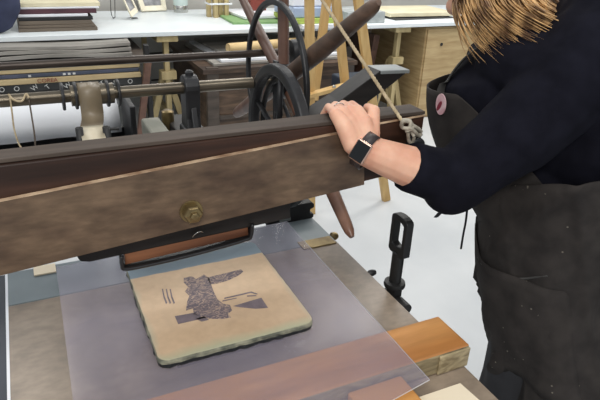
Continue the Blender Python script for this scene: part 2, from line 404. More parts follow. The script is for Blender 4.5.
# bundle of wooden stretcher bars
c = on_z(212, 18, TZ)
w = .034
for i, (dx, dy, hh) in enumerate([(0, .05, .33), (.042, 0, .31), (.09, .03, .34), (.13, 0, .32), (.055, .06, .3), (.15, .06, .33)]):
    lab = ['far left', 'front left', 'middle', 'front right', 'rear middle', 'far right'][i]
    slab('wooden_slat', c.x+dx-.02, c.x+dx+w-.02, c.y+dy, c.y+dy+.045, TZ, TZ+hh, M['paleply'], 'upright pale wooden slat, %s one of the strapped bundle' % lab, 'slat', 'slats strapped in a bundle')
b = BM()
x0, x1, y0, y1, zz = c.x-.024, c.x+.148+.02, c.y-.004, c.y+.11, TZ+.1
for lo, hi in (((x0, y0, zz), (x1, y0+.003, zz+.014)), ((x0, y1, zz), (x1, y1+.003, zz+.014)), ((x0, y0, zz), (x0+.003, y1, zz+.014)), ((x1, y0, zz), (x1+.003, y1, zz+.014))): box(b, lo, hi)
tag(bobj('tape_band', b, M['paper']), 'white tape band around the bundle of wooden slats', 'tape')
# folders and papers beside the slats
def at(px, py): return on_z(px, py, TZ)
q = at(245, 22)
slab('folder', q.x-.12, q.x+.36, q.y-.12, q.y+.5, TZ, TZ+.018, M['green'], 'green card folder under white papers behind the wheel', 'folder', rotz=-.05)
slab('paper', q.x-.02, q.x+.33, q.y+.0, q.y+.42, TZ+.022, TZ+.04, M['paper'], 'white papers on the green folder behind the black wheel', 'paper', rotz=.06)
slab('storage_box', q.x+.16, q.x+.3, q.y+.3, q.y+.5, TZ+.042, TZ+.2, M['redink'], 'small red box behind the slats on the table', 'box')
q = at(300, 30)
slab('folder', q.x+.03, q.x+.40, q.y+.02, q.y+.45, TZ, TZ+.03, M['paper'], 'white card box at the table edge behind the easel', 'folder')
slab('folder', q.x-.02, q.x+.38, q.y+.06, q.y+.46, TZ+.032, TZ+.07, M['lime'], 'lime green folder on the table behind the easel', 'folder')
slab('storage_box', q.x-.02, q.x+.36, q.y+.08, q.y+.46, TZ+.072, TZ+.15, M['bluep'], 'pale blue storage box on the lime green folder', 'box', bevel=.01)
slab('storage_box', q.x-.02, q.x+.37, q.y+.1, q.y+.46, TZ+.152, TZ+.26, M['paper'], 'white storage box on top of the pale blue box', 'box', bevel=.01)
q = at(352, 25)
slab('portfolio', q.x-.02, q.x+.34, q.y+.05, q.y+.4, TZ, TZ+.09, M['marble'], 'grey marbled portfolio box behind the wooden handle end', 'portfolio', bevel=.006)
q = at(392, 20)
slab('board', q.x, q.x+.66, q.y-.02, q.y+.42, TZ+.001, TZ+.008, M['cartondark'], 'dark grey board under cream card at the right of the table', 'board', rotz=.06)
slab('card_stack', q.x+.01, q.x+.7, q.y+.03, q.y+.5, TZ+.017, TZ+.05, M['cream'], 'stack of cream card at the right of the table', 'card', rotz=-.03)

# plywood cabinet
ca = on_y(427, 24, 4.13)
cab = thing('cabinet', 'plain plywood cabinet under the right end of the white table', 'cabinet', (ca.x+.25, 4.4, 0))
b = BM(); x = ca.x
box(b, (x, 4.13, 0), (x+.62, 5.0, TZ-.045)); bobj('body', b, M['ply'], cab, bevel=.003)
boxo('door', (x+.012, 4.112, .02), (x+.6, 4.13, TZ-.06), M['ply'], cab, .002)
latheo('finger_hole', [(.014, 0), (.014, -.003)], (x+.17, 4.111, .66), M['groove'], cab, 'Y')
tag(boxo('leaning_board', (x-.42, 4.35, 0), (x-.36, 4.9, .72), M['redwood'], None, .003, Matrix.Rotation(.12, 3, 'Y')), 'dark red brown board leaning under the table beside the right trestle', 'board')
tag(boxo('storage_box', (x-.75, 4.5, 0), (x-.5, 5.0, .6), M['dwood'], None), 'dark box in the shade under the table beside the crate', 'box')

# crate under the table with papers on top
cr = thing('crate', 'large dark wooden crate under the white table', 'crate', (1.55, 4.3, 0))
b = BM(); box(b, (1.15, 3.86, .02), (2.3, 4.9, .60)); bobj('body', b, M['crate'], cr, bevel=.004)
for xx in (1.13, 2.22): boxo('corner_post', (xx, 3.835, 0), (xx+.085, 3.875, .64), M['dwood'], cr)
boxo('lid', (1.1, 3.82, .60), (2.32, 4.92, .632), M['crate'], cr)
boxo('batten', (1.22, 3.845, .26), (2.22, 3.858, .29), M['dwood'], cr)
for i, (dx, m_, lab) in enumerate([(0, 'greypaper', 'grey board lying directly on the dark crate lid'), (.05, 'paper', 'white paper sheets on the grey board on the crate'), (.10, 'greypaper', 'upper grey board on the crate under the kraft roll')]):
    slab('board', 1.2+dx, 2.2+dx*.4, 3.9+dx*.6, 4.7, .634+.02*i, .652+.02*i, M[m_], lab, 'board', 'boards on the crate', rotz=.03*i)
o = tubeo('paper_roll', [(1.34, 4.0, .735), (2.1, 4.14, .735)], .035, M['kraft'], n=0, seg=20); tag(o, 'kraft paper roll lying on the boards on the crate', 'paper roll')

# shelf unit on the left, below the table
sh = thing('shelf_unit', 'dark shelf unit under the left of the white table', 'shelf', (0, 4.1, 0))
for xx in (-1.0, .72): boxo('side_post', (xx, 3.84, 0), (xx+.03, 3.9, .81), M['ironm'], sh)
for zz in (.735, .545): boxo('shelf', (-1.0, 3.86, zz-.02), (.75, 4.8, zz), M['dwood'], sh)
b = BM(); tube(b, [(.73, 3.80, .72), (.60, 3.80, 0)], .02, 4, sq=True); bobj('strut', b, M['redwood'], sh)
labs = ['bottom grey paper sheet of the pile on the upper shelf', 'middle grey paper sheet of the pile on the shelf', 'pale top paper sheet of the pile on the upper shelf']
for i in range(3):
    b = BM(); n = 14; z0 = .737+.024*i
    for k in range(n):
        for s in (0, 1):
            xx = -.95+1.6*k/(n-1); wv = .006*math.sin(k*.9+i)
            for t_ in (0, 1): b.verts.new((xx+.02*i*s, 3.9+.02*i+s*.8, z0+t_*.018+wv*(1-s)+.006))
    b.verts.ensure_lookup_table()
    for k in range(n-1):
        a = k*4; c_ = a+4
        for f in ((a, a+1, c_+1, c_), (a+2, c_+2, c_+3, a+3), (a+1, a+3, c_+3, c_+1), (a, c_, c_+2, a+2)): b.faces.new([b.verts[j] for j in f])
    b.faces.new([b.verts[j] for j in (0, 2, 3, 1)]); b.faces.new([b.verts[j] for j in ((n-1)*4, (n-1)*4+1, (n-1)*4+3, (n-1)*4+2)])
    tag(bobj('paper_sheet', b, M['greypaper'], None), labs[i], 'paper', 'papers on the upper shelf')
def carton(x0, x1, y0, z0, z1, m_, lab):
    t = thing('carton', lab, 'carton', ((x0+x1)/2, y0+.3, z0), 'long cartons on the shelf unit')
    boxo('body', (x0, y0, z0), (x1, y0+.55, z1), M[m_], t, .004); return t
carton(-.9, .70, 3.88, .547, .600, 'cartondark', 'dark carton printed with white letters, lowest on the shelf')
K = bpy.data.objects['carton']
for px, s in ((1, 'O'), (16, 'O'), (34, 'W'), (47, 'T'), (67, 'W'), (81, 'C'), (102, 'T'), (115, 'W'), (130, 'O')):
    p = on_y(px, 83-.032*px*1.6+1.5, 3.875); p.z = .574
    text('printed_letter', s, .042, p, (math.pi/2, -.6, 0), M['whiteink'], K)
t = carton(-.9, .69, 3.86, .602, .636, 'cartontan', 'tan carton with red printed letters on the shelf')
p = on_y(47, 77, 3.855); p.z = .619
text('printed_word', 'COREA', .036, p, (math.pi/2, 0, 0), M['redink'], t)
t = carton(-.9, .68, 3.87, .638, .662, 'stripnavy', 'slate blue carton with white marks between two tan ones')
for px in (29, 64, 69, 74):
    p = on_y(px, 72, 3.866); p.z = .650
    tube_b = BM(); box(tube_b, (p.x-.008, 3.866, p.z-.006), (p.x+.008, 3.869, p.z+.006)); bobj('white_mark', tube_b, M['whiteink'], t)
carton(-.9, .69, 3.88, .664, .70, 'cartontan', 'plain tan carton, topmost under the upper shelf')

# ------------------------------------------------------------------ easel
ea = thing('easel', 'tall pine studio easel standing behind the press', 'easel', (1.69, 2.75, 0))
def stick(name, p, q, w, th, m_, par, up=V((0, 1, 0))):
    b = BM(); u, w_ = frame_of(V(q)-V(p), up)
    vs = []
    for c_ in (V(p), V(q)):
        vs.append([b.verts.new(c_+u*a*w/2+w_*bb*th/2) for a, bb in ((-1, -1), (1, -1), (1, 1), (-1, 1))])
    for k in range(4): b.faces.new((vs[0][k], vs[0][(k+1) % 4], vs[1][(k+1) % 4], vs[1][k]))
    b.faces.new(vs[0][::-1]); b.faces.new(vs[1]); return bobj(name, b, m_, par, bevel=.002)
def upto(px0, py0, px1, py1, yy, zt):
    a = on_y(px0, py0, yy); c_ = on_y(px1, py1, yy); d_ = (a-c_)/(a.z-c_.z); return c_+d_*(zt-c_.z)
yE = 2.72
f1 = on_z(304, 207, 0); f4 = on_z(391, 204, 0); f1.y = f4.y = yE
stick('leg', f1, upto(306, 0, 304, 100, yE, 1.75), .045, .03, M['pine'], ea)
stick('leg', f4, upto(361, 0, 378, 105, yE, 1.75), .05, .03, M['pine'], ea)
stick('centre_post', on_y(346, 92, yE+.03), upto(336, 0, 346, 92, yE+.03, 1.75), .045, .03, M['pine'], ea)
stick('rear_leg', on_y(314, 100, yE+.25), upto(327, 0, 317, 80, yE+.25, 1.7), .045, .03, M['pine'], ea)
la = on_y(303, 97, yE-.03); lb = on_y(380, 76, yE-.03)
stick('crossbar', la, lb, .05, .02, M['pine'], ea, V((0, 0, 1)))
bb = ea.children[-1]
for px, py in ((334, 87), (349, 83.5)):
    p = on_y(px, py, yE-.042)
    latheo('screw', [(.012, 0), (.010, -.006)], p, M['chrome'], bb, 'Y', 12)
# dark navy item behind easel, built as a plain box
tag(boxo('navy_box', (1.95, 3.3, 0), (2.2, 3.55, .62), M['navysteel'], None, .01), 'dark navy box standing behind the easel leg', 'bin')

# ------------------------------------------------------------------ press: bed
BZ = .90; BX0, BX1, BY0, BY1 = -.094, .588, .28, 1.12
bed = thing('press_bed', 'flat wooden bed of the lithography press with blue grey far end', 'press bed', ((BX0+BX1)/2, .7, 0))
boxo('bed_board', (BX0, BY0, BZ-.03), (BX1, 1.0, BZ), M['bed'], bed, .002)
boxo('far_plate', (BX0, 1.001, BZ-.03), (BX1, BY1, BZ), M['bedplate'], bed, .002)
for xx, m_, zt_ in ((BX0-.024, 'navysteel', BZ-.003), (BX1-.025, 'bededge', BZ-.031)): boxo('side_rail', (xx, BY0, BZ-.11), (xx+.022, BY1, zt_), M[m_], bed, .002)
boxo('edge_strip', (BX0-.003, BY0, BZ-.01), (BX0+.0015, BY1, BZ+.0006), M['paper'], bed, 0)
for xx in (BX0, BX1-.063):
    for yy in (BY0+.02, BY1-.1): boxo('leg', (xx, yy, 0), (xx+.06, yy+.07, BZ-.111), M['ironm'], bed, .003)
# brass strip on right of the bed
s0 = on_z(322, 240, BZ); b = BM()
box(b, (.50, .985, BZ), (BX1-.006, 1.02, BZ+.003)); bobj('brass_strip', b, M['brass'], bed, bevel=.001)
for (px, py, r_) in ((330, 237, .010), (367, 274, .007)):
    p = on_z(px, py, BZ-.005); p.x = BX1+.0005
    latheo('side_knob', [(r_*.6, 0), (r_, .004), (r_, .012), (r_*.7, .018)], p, M['brass' if px < 340 else 'iron'], bed, 'X', 18)
tag(boxo('card_strip', (-.045, 1.085, BZ+.001), (-.004, 1.118, BZ+.004), M['card'], None, 0), 'small cream card strip at the far left of the press bed', 'card')

# timber block
TT = .944
tb = thing('timber_block', 'long orange timber block lying across the near press bed', 'timber', (.3, .59, BZ))
b = BM(); fs = box(b, (-.42, .548, BZ+.001), (.592, .632, TT-.0015))
b.faces.ensure_lookup_table()
for f in b.faces:
    n = f.normal; f.normal_update()
    if abs(f.normal.z) < .5: f.material_index = 1
bobj('block', b, [M['timber'], M['endgrain']], tb, bevel=.0035, seg=3)
boxo('pale_end_piece', (.53, .5445, BZ+.002), (.591, .548, TT-.005), M['offcut'], tb, .001)
tb.children[-1].data.materials[0] = M['endpale']
boxo('offcut', (.36, .47, BZ), (.455, .544, BZ+.03), M['offcut'], None, .003)
tag(bpy.data.objects['offcut'], 'small orange wood offcut in front of the timber block', 'offcut')
q = [on_z(413, 400, BZ+.002), on_z(460, 384, BZ+.002), on_z(478, 400, BZ+.002)]
dd = q[2]-q[1]
tag(prismo('card', [q[1]+(q[0]-q[1])*1.6, q[1], q[1]+dd*3.5, q[1]+dd*3.5+(q[0]-q[1])*1.6], (0, 0, .002), M['card'], None, 0), 'cream card lying at the near right corner of the bed', 'card')

# clear tympan sheet
b = BM(); pts = [V((-.003, 1.03, 0)), V((.484, 1.045, 0)), V((.478, .505, 0)), V((-.012, .42, 0))]
pts = [V((p.x, p.y, TT)) for p in pts]
f1_, f2_ = prism(b, pts, (0, 0, .0022), 0, 1)
tag(bobj('tympan_sheet', b, [M['sheet'], M['sheetedge']]), 'hazy transparent plastic sheet lying over the timber block and bed', 'plastic sheet')
# packing board that carries the sheet and the stone
tag(boxo('packing_board', (.15, .72, BZ+.001), (.335, .92, TT-.0005), M['dwood'], None), 'small dark board lying on the bed beneath the tan stone', 'board')

# ------------------------------------------------------------------ stone
SZ0, SZ1 = TT+.0032, .9625
def rrect(x0, x1, y0, y1, r, n=7, jit=0):
    pts = []
    for (cx, cy, a0) in ((x1-r, y1-r, 0), (x0+r, y1-r, 90), (x0+r, y0+r, 180), (x1-r, y0+r, 270)):
        for k in range(n): a = math.radians(a0+90*k/(n-1)); pts.append(V((cx+r*math.cos(a), cy+r*math.sin(a), 0)))
    out = []
    for i, p in enumerate(pts):          # subdivide straights, wobble
        q = pts[(i+1) % len(pts)]; k = max(1, int((q-p).length/.008))
        for j in range(k):
            s = p.lerp(q, j/k); out.append(s+V((noise.noise(s*60), noise.noise(s*60+V((9, 0, 0))), 0))*jit)
    return out
sc = V((.244, .815, SZ0)); st = thing('litho_stone', 'tan lithographic stone with an inked drawing lying on the clear sheet', 'stone', sc)
b = BM(); out = rrect(.115, .371, .676, .962, .016, 7, .0012)
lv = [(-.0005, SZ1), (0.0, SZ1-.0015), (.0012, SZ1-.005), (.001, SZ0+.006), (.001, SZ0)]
rings = []
for k, (off, zz) in enumerate(lv):
    ring = []
    for p in out:
        d_ = (p-V((sc.x, sc.y, 0))).normalized(); jj = off+(noise.noise(p*90+V((0, 0, k*7)))*(0, 0, .001, .0025, .004)[k])
        ring.append(b.verts.new((p.x+d_.x*jj, p.y+d_.y*jj, zz)))
    rings.append(ring)
b.faces.new(rings[0]); b.faces.new(rings[-1][::-1])
for k in range(len(rings)-1):
    for i in range(len(out)):
        f = b.faces.new((rings[k][i], rings[k+1][i], rings[k+1][(i+1) % len(out)], rings[k][(i+1) % len(out)]))
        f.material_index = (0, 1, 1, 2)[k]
bmesh.ops.translate(b, verts=b.verts, vec=-sc)
bmesh.ops.recalc_face_normals(b, faces=b.faces)
me = bpy.data.meshes.new('slab'); b.to_mesh(me); b.free(); so = bpy.data.objects.new('slab', me); C.objects.link(so); so.parent = st
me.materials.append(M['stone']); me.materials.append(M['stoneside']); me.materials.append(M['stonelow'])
# drawing
def c4(p): return (150+p[0]*.225, 260+p[1]*.225)
def ink(bm, pts):
    P = [on_z(*c4(p), SZ1) for p in pts]; P = [V((p.x, p.y, SZ1-.0002)) for p in P]; prism(bm, P, (0, 0, .0005))
b = BM()
fig = [(150,80),(185,72),(205,85),(240,65),(262,80),(270,105),(285,145),(300,175),(325,195),(355,200),(365,225),(345,240),(360,255),(325,262),(280,262),(235,258),(195,240),(190,215),(160,225),(165,185),(175,160),(155,140),(170,120),(150,100)]
ink(b, fig); ink(b, [(255,78),(330,60),(405,42),(415,52),(395,68),(350,90),(300,105),(268,108)])
dr = bobj('inked_figure', b, M['drawing'], st)
marks = [[(110,250),(195,235),(237,260),(125,285)], [(370,205),(420,190),(470,175),(495,168),(525,213),(470,217),(400,210)],
         [(330,168),(400,152),(450,140),(478,150),(476,154),(448,146),(400,158),(330,173)], [(322,180),(385,168),(385,171),(322,185)],
         [(430,158),(470,156),(474,160),(432,163)], [(205,262),(240,250),(262,266),(230,274)]]
for s_ in range(3):
    a = 53+17*s_; marks.append([(a,130),(a+5,128),(a+13,163),(a+24,190),(a+18,196),(a+7,168)])
for mk in marks:
    b = BM(); ink(b, mk); bobj('ink_mark', b, M['inksolid'], st)

# ------------------------------------------------------------------ beam with scraper
by = .80
bmT = thing('press_beam', 'heavy dark wooden beam lying across the press, hand resting on it', 'press beam', (.2, .82, 1.09))
def plankpts(px): return [on_y(a, c_, by) for a, c_ in px]
# side plank (front) – thin, mottled brown, edges out of frame to the left
tl = on_y(0, 199, by); tr = on_y(362, 127, by); br = on_y(362, 183, by); bl = on_y(0, 273, by)
ext = (tl-tr)*.9; ext2 = (bl-br)*.9
prismo('side_plank', [bl+ext2, br, tr, tl+ext], (0, -.0085, 0), M['plank'], bmT, .0008)
# highlight along the plank's top edge, painted as a pale strip
e0 = tl+ext; e1 = on_y(423, 112.7, by)
prismo('edge_highlight', [e0+V((0, -.0086, -.0006)), tr+V((0, -.0086, -.0006)), tr+V((0, -.0086, .0002)), e0+V((0, -.0086, .0002))], (0, .0085, 0), M['edge'], bmT, 0)
# core beam
zb0 = on_y(424, 168, by).z
topL = 1.252; topR = 1.2545; xR = on_y(422.5, 130, by).x; xL = -.85
p = [V((xL, by, 1.024)), V((xR, by, 1.15)), V((xR, by, topR)), V((xL, by, 1.241))]
prismo('core_beam', p, (0, .042, 0), M['beam'], bmT, .002)
prismo('top_board', [V((xL, by+.016, 1.2415)), V((xR, by-.001, topR+.0005)), V((xR, by+.046, topR+.0005)), V((xL, by+.046, 1.2415))], (0, 0, .006), M['beamtop'], bmT, .001)
prismo('front_highlight', [V((.54, by-.0015, topR-.0085)), V((xR, by-.0015, topR-.003)), V((xR, by-.0015, topR)), V((.54, by-.0015, topR-.0055))], (0, .003, 0), M['edge'], bmT, 0)  # painted highlight on the front edge of the dark beam
# bolt
bc = on_y(191, 211, by-.0085)
b = BM(); lathe(b, [(.0185, 0), (.0185, -.002), (.018, -.003)], bc, 'Y', 24); wsh = bobj('washer', b, M['brass'], bmT)
b = BM(); lathe(b, [(.0152, -.003), (.0155, -.006), (.0155, -.015), (.0135, -.018), (.008, -.0185), (.0075, -.024), (.004, -.0255)], bc, 'Y', 6); bobj('bolt', b, M['brass'], bmT, bevel=.0008)
# lower board + scraper box (own thing fixed under the beam)
sT = thing('scraper_box', 'charcoal scraper box with a copper brown wooden blade under the beam', 'scraper box', (.22, .85, 1.03))
yy = .845
P = [on_y(*q_, yy) for q_ in ((80, 262), (90, 262.5), (291, 218.5), (290, 196), (76, 240), (77, 257))]
P[4].z += .04; P[3].z += .05
prismo('holder_board', P, (0, .03, 0), M['charcoal'], sT, .003)
P = [on_y(*q_, yy-.004) for q_ in ((126, 267), (250, 237), (249, 224), (125, 252))]
for p_ in P: p_.y += .007
prismo('wooden_blade', P, (0, .018, 0), M['scraper'], sT, .001)
# leather strip: shallow U below the blade
uu = [on_y(*q_, yy-.008) for q_ in ((121.5, 256), (122, 265), (127, 269), (160, 262.5), (205, 251.5), (245, 240), (251, 236), (252.5, 224))]
b = BM(); s_ = spline(uu, 5); tube(b, s_, .0034, 8, 1, V((0, 1, 0))); 
n_ = len(b.verts)
pl = [V((p_.x, p_.y, p_.z)) for p_ in s_]
for p_, q_ in zip(pl, pl[1:]):
    vs = [b.verts.new(p_+V((0, 0, -.002))), b.verts.new(q_+V((0, 0, -.002))), b.verts.new(q_+V((0, .03, -.002))), b.verts.new(p_+V((0, .03, -.002)))]
    b.faces.new(vs)
bobj('leather_strip', b, M['leather'], sT, True)
hk = on_y(196, 233, yy-.004)
tubeo('wire_hook', [hk+V((-.006, 0, -.006)), hk+V((-.002, -.004, .001)), hk+V((.006, -.004, .004)), hk+V((.011, -.001, .0))], .0013, M['chrome'], sT, 8)

# ------------------------------------------------------------------ shafts, bearing, frame behind the beam
LY, LZ = 1.3, 1.2
ls = thing('drive_shaft', 'thick oiled steel lower shaft with collars behind the beam', 'shaft', (.0, LY, LZ))
tubeo('shaft', [(-.9, LY, LZ), (.496, LY, LZ)], .0135, M['steel'], ls, 24, 0)
slv0, slv1 = on_y(70, 92, LY).x, on_y(113, 90, LY).x
tubeo('sleeve', [(slv0, LY, LZ), (slv1, LY, LZ)], .0225, M['steel'], ls, 28, 0)
for px in (62, 75, 107, 118):
    xx = on_y(px, 92, LY).x; latheo('collar', [(.022, -.003), (.029, -.0028), (.03, 0), (.029, .0028), (.022, .003)], (xx, LY, LZ), M['iron'], ls, 'X', 30)
UY, UZ = 1.44, 1.24
us = thing('crank_shaft', 'thin dark steel upper shaft ending in a nut at the star wheel', 'shaft', (.0, UY, UZ))
tubeo('shaft', [(-.9, UY, UZ), (.645, UY, UZ)], .0095, M['dsteel'], us, 20, 0)
xe = on_y(284, 53, UY).x
b = BM(); lathe(b, [(.013, -.012), (.018, -.01), (.018, .01), (.013, .012)], (xe, UY, UZ), 'X', 6); bobj('nut', b, M['iron'], us, bevel=.001)
latheo('bearing_ring', [(.018, -.012), (.030, -.012), (.032, -.008), (.032, .008), (.030, .012), (.018, .012)], (xe+.03, UY, UZ), M['iron'], us, 'X', 30)

# bearing bracket on its rail
fr = thing('press_stand', 'charcoal press frame rail behind the beam carrying the iron bearing', 'press frame', (.33, 1.35, 0))
boxo('rail', (.312, 1.17, 1.02), (.372, 1.47, 1.085), M['charcoal'], fr, .004)
boxo('post', (.315, 1.3, 0), (.37, 1.36, 1.02), M['charcoal'], fr, .004)
boxo('cross_rail', (-.8, 1.385, .78), (.46, 1.44, .9), M['ironm'], fr, .004)
for xx in (-.8, .40): boxo('post', (xx, 1.385, 0), (xx+.07, 1.445, 1.1 if xx < 0 else .9), M['ironm'], fr, .004)
br_ = thing('bearing_bracket', 'black iron bearing bracket gripping the lower shaft', 'bearing', (.342, LY, 1.085))
b = BM()
box(b, (.318, 1.262, 1.085), (.366, 1.325, 1.108)); bobj('foot', b, M['iron'], br_, bevel=.004)
# arch-shaped body: profile in the YZ plane, extruded along X
prof = []
for k in range(13):
    a = math.radians(-20+220*k/12); prof.append((LY+.031*math.cos(a), LZ+.0+.030*math.sin(a)))
prof = prof + [(LY-.024, 1.13), (LY-.03, 1.106), (LY+.03, 1.106), (LY+.024, 1.13)]
prismo('arch', [V((.324, y_, z_)) for y_, z_ in prof], (.034, 0, 0), M['iron'], br_, .004)
prismo('rib', [V((.334, LY-.026, 1.108)), V((.334, LY-.05, 1.108)), V((.334, LY-.03, 1.16))], (.014, 0, 0), M['iron'], br_, .002)
latheo('oil_cap', [(.009, 0), (.01, .008), (.006, .012)], (.341, LY, LZ+.028), M['iron'], br_, 'Z', 14)
# greenish block
gb = thing('side_beam', 'greenish grey short side beam beside the iron bearing', 'side beam', (.268, 1.33, 0))
boxo('beam', (.243, 1.2, 1.04), (.288, 1.415, 1.1), M['stonegrey'], gb, .005)
boxo('post', (.245, 1.31, 0), (.286, 1.37, 1.04), M['charcoal'], gb, .003)
latheo('roller', [(.03, -.03), (.045, -.028), (.045, .028), (.03, .03)], (.205, 1.33, 1.03), M['ironm'], gb, 'X', 28)
tubeo('pin', [(.2, 1.33, 1.03), (.3, 1.33, 1.03)], .008, M['brass'], gb, 12, 0)
latheo('brass_clamp', [(.012, 0), (.016, .004), (.016, .05), (.01, .054)], (.312, 1.42, 1.06), M['brass'], gb, 'Z', 16)

# strap over the sleeve
b = BM()
x0a, x1a = on_y(79, 106, LY).x, on_y(101, 104, LY).x
cl = [V((0, LY+.024, LZ-.03)), V((0, LY+.024, LZ)), V((0, LY+.012, LZ+.0225)), V((0, LY, LZ+.0255)), V((0, LY-.018, LZ+.019)), V((0, LY-.0255, LZ)), V((0, LY-.03, LZ-.04))]
kk = [on_y(100, 130, 1.2), on_y(101, 153, 1.1)]
xm0 = (x0a+x1a)/2
cl = [V((xm0, p_.y, p_.z)) for p_ in cl] + [on_y(92, 131, 1.21), on_y(101, 156, 1.12), on_y(106, 166, 1.08)]
cs = spline(cl, 6); w2 = (x1a-x0a)/2
stp = thing('strap', 'wide cream leather strap hanging from the sleeve of the lower shaft', 'strap', (xm0, LY, LZ-.1))
def ribbon(name, pts, hw, th, m_, par):
    b = BM(); ring = []
    for i, p_ in enumerate(pts):
        t_ = pts[min(i+1, len(pts)-1)]-pts[max(i-1, 0)]; nrm = t_.cross(V((1, 0, 0))).normalized()
        ring.append([b.verts.new(p_+V((sx*hw, 0, 0))+nrm*s2*th) for sx, s2 in ((-1, 0), (1, 0), (1, 1), (-1, 1))])
    for a, c_ in zip(ring, ring[1:]):
        for k in range(4): b.faces.new((a[k], a[(k+1) % 4], c_[(k+1) % 4], c_[k]))
    b.faces.new(ring[0][::-1]); b.faces.new(ring[-1]); return bobj(name, b, m_, par, True)
cut = 40
ribbon('brown_upper_band', cs[:cut+1], w2, -.003, M['strapd'], stp)
ribbon('cream_band', cs[cut:], w2, -.003, M['strap'], stp)
# black posts with pins on either side of the strap
gd = thing('strap_guide', 'pair of black guide posts with a pin beside the strap', 'strap guide', (.13, 1.2, .9))
for (pa, pb) in (((79, 128), (86, 170)), ((106, 127), (118, 165))):
    a = on_y(*pa, 1.2); c_ = on_y(*pb, 1.2); b = BM(); tube(b, [a, V((c_.x, 1.22, .8))], .008, 8); bobj('post', b, M['ironm'], gd, True)
a = on_y(105, 130, 1.2); tubeo('pin', [a+V((0, 0, .001)), a+V((.028, 0, 0))], .003, M['ironm'], gd, 8, 0)
boxo('guide_foot', (.05, 1.19, .76), (.2, 1.25, .80), M['ironm'], gd)
boxo('guide_leg', (.1, 1.2, 0), (.15, 1.24, .76), M['ironm'], gd)
# white paper sheet and black trough behind the lower shaft
pw = thing('hanging_paper', 'white paper sheet hanging behind the lower shaft', 'paper', (.0, 1.6, .99))
b = BM(); n = 26
for k in range(n):
    xx = -.6+(.222+.6)*k/(n-1); wv = .004*math.sin(xx*34)+.003*math.sin(xx*11)
    for zz in (1.005, 1.102):
        for s in (0, .0012): b.verts.new((xx, 1.6+wv+s+(.05 if zz > 1.1 else 0), zz))
b.verts.ensure_lookup_table()
for k in range(n-1):
    a = 4*k; c_ = a+4
    for f in ((a, c_, c_+2, a+2), (a+1, a+3, c_+3, c_+1), (a+2, c_+2, c_+3, a+3), (a, a+1, c_+1, c_)): b.faces.new([b.verts[j] for j in f])
b.faces.new([b.verts[j] for j in (0, 2, 3, 1)]); a = 4*(n-1); b.faces.new([b.verts[j] for j in (a, a+1, a+3, a+2)])
bobj('sheet', b, M['sheetpaper'], pw, True)
tr_ = thing('black_trough', 'long black trough below the hanging white paper', 'trough', (-.2, 1.62, 0))
boxo('front_wall', (-.7, 1.52, .86), (.235, 1.535, .975), M['black'], tr_, .003)
boxo('back_wall', (-.7, 1.66, .86), (.235, 1.675, 1.0), M['black'], tr_, .003)
boxo('end_wall', (.235, 1.52, .86), (.25, 1.675, 1.10), M['black'], tr_, .003)
boxo('bottom', (-.7, 1.52, .84), (.25, 1.675, .86), M['black'], tr_, .003)
tubeo('rim_rod', [(-.7, 1.50, .985), (.24, 1.50, .985)], .006, M['iron'], tr_, 10, 0)
tubeo('lower_rod', [(-.7, 1.46, .94), (.24, 1.46, .94)], .006, M['iron'], tr_, 10, 0)
for xx in (-.65, .17): boxo('leg', (xx, 1.56, 0), (xx+.04, 1.62, .84), M['black'], tr_, .003)
for yy_ in (1.46, 1.50): boxo('rod_bracket', (.2, yy_-.004, .86), (.212, 1.53, .99 if yy_ > 1.48 else .945), M['black'], tr_, .001)
# white string tied round the shaft, and a darker twine
a = [on_y(8, 94, LY-.018), on_y(14, 100, LY-.022), on_y(22, 101, LY-.024), on_y(26, 94, LY-.018), on_y(29, 98, LY-.022)]
b = BM(); tube(b, spline(a, 5), .0022, 8)
b2 = [on_y(10, 97, LY-.02), on_y(12, 112, LY-.02), on_y(14, 128, LY-.02), on_y(18, 142, LY-.02), on_y(22, 149, LY-.02)]
tube(b, spline(b2, 5), .0018, 8)
tag(bobj('string', b, M['rope'], None, True), 'short cream string tied around the lower shaft at far left', 'string')
b = BM(); tube(b, spline([on_y(29, 100, LY-.016), on_y(32, 118, LY-.016), on_y(35, 140, LY-.016), on_y(36, 170, LY-.016)], 5), .0018, 8)
tag(bobj('twine', b, M['twine'], None, True), 'dark twine hanging straight down from the lower shaft', 'twine')

# ------------------------------------------------------------------ wheels
hw = thing('hand_wheel', 'thin black iron wheel rim rising above the shafts', 'wheel', (.565, 1.295, 1.2))
b = BM(); ringwheel(b, (.552, 1.293, 1.204), .190, .014, .012); bobj('rim', b, M['iron'], hw, bevel=.003)
for k in range(3):
    a = math.radians(215+k*50); b = BM()
    tube(b, [(.552, 1.293+.02*math.cos(a), 1.201+.02*math.sin(a)), (.552, 1.293+.184*math.cos(a), 1.201+.184*math.sin(a))], .005, 8); bobj('wheel_spoke', b, M['iron'], hw, True)
latheo('hub', [(.0145, -.007), (.028, -.006), (.028, .006), (.0145, .008)], (.550, LY, LZ), M['iron'], hw, 'X')
pu = thing('belt_pulley', 'thick black iron pulley rim in front of the thin wheel', 'pulley', (.51, 1.168, .93))
PY, PZ, PR = 1.168, 1.103, .168
b = BM(); ringwheel(b, (.51, PY, PZ), PR, .026, .024); bobj('rim', b, M['iron'], pu, bevel=.005)
b = BM(); ringwheel(b, (.524, PY, PZ), PR-.032, .012, .01); bobj('inner_flange', b, M['ironm'], pu, bevel=.003)
for k in range(5):
    a = math.radians(20+k*72); b = BM()
    tube(b, [(.512, PY+.02*math.cos(a), PZ+.02*math.sin(a)), (.512, PY+(PR-.02)*math.cos(a), PZ+(PR-.02)*math.sin(a))], .007, 8, .6); bobj('wheel_spoke', b, M['iron'], pu, True)
latheo('hub', [(.012, -.03), (.035, -.028), (.035, .03), (.02, .034)], (.51, PY, PZ), M['iron'], pu, 'X')
SX = .58; hub = V((SX, LY, LZ))
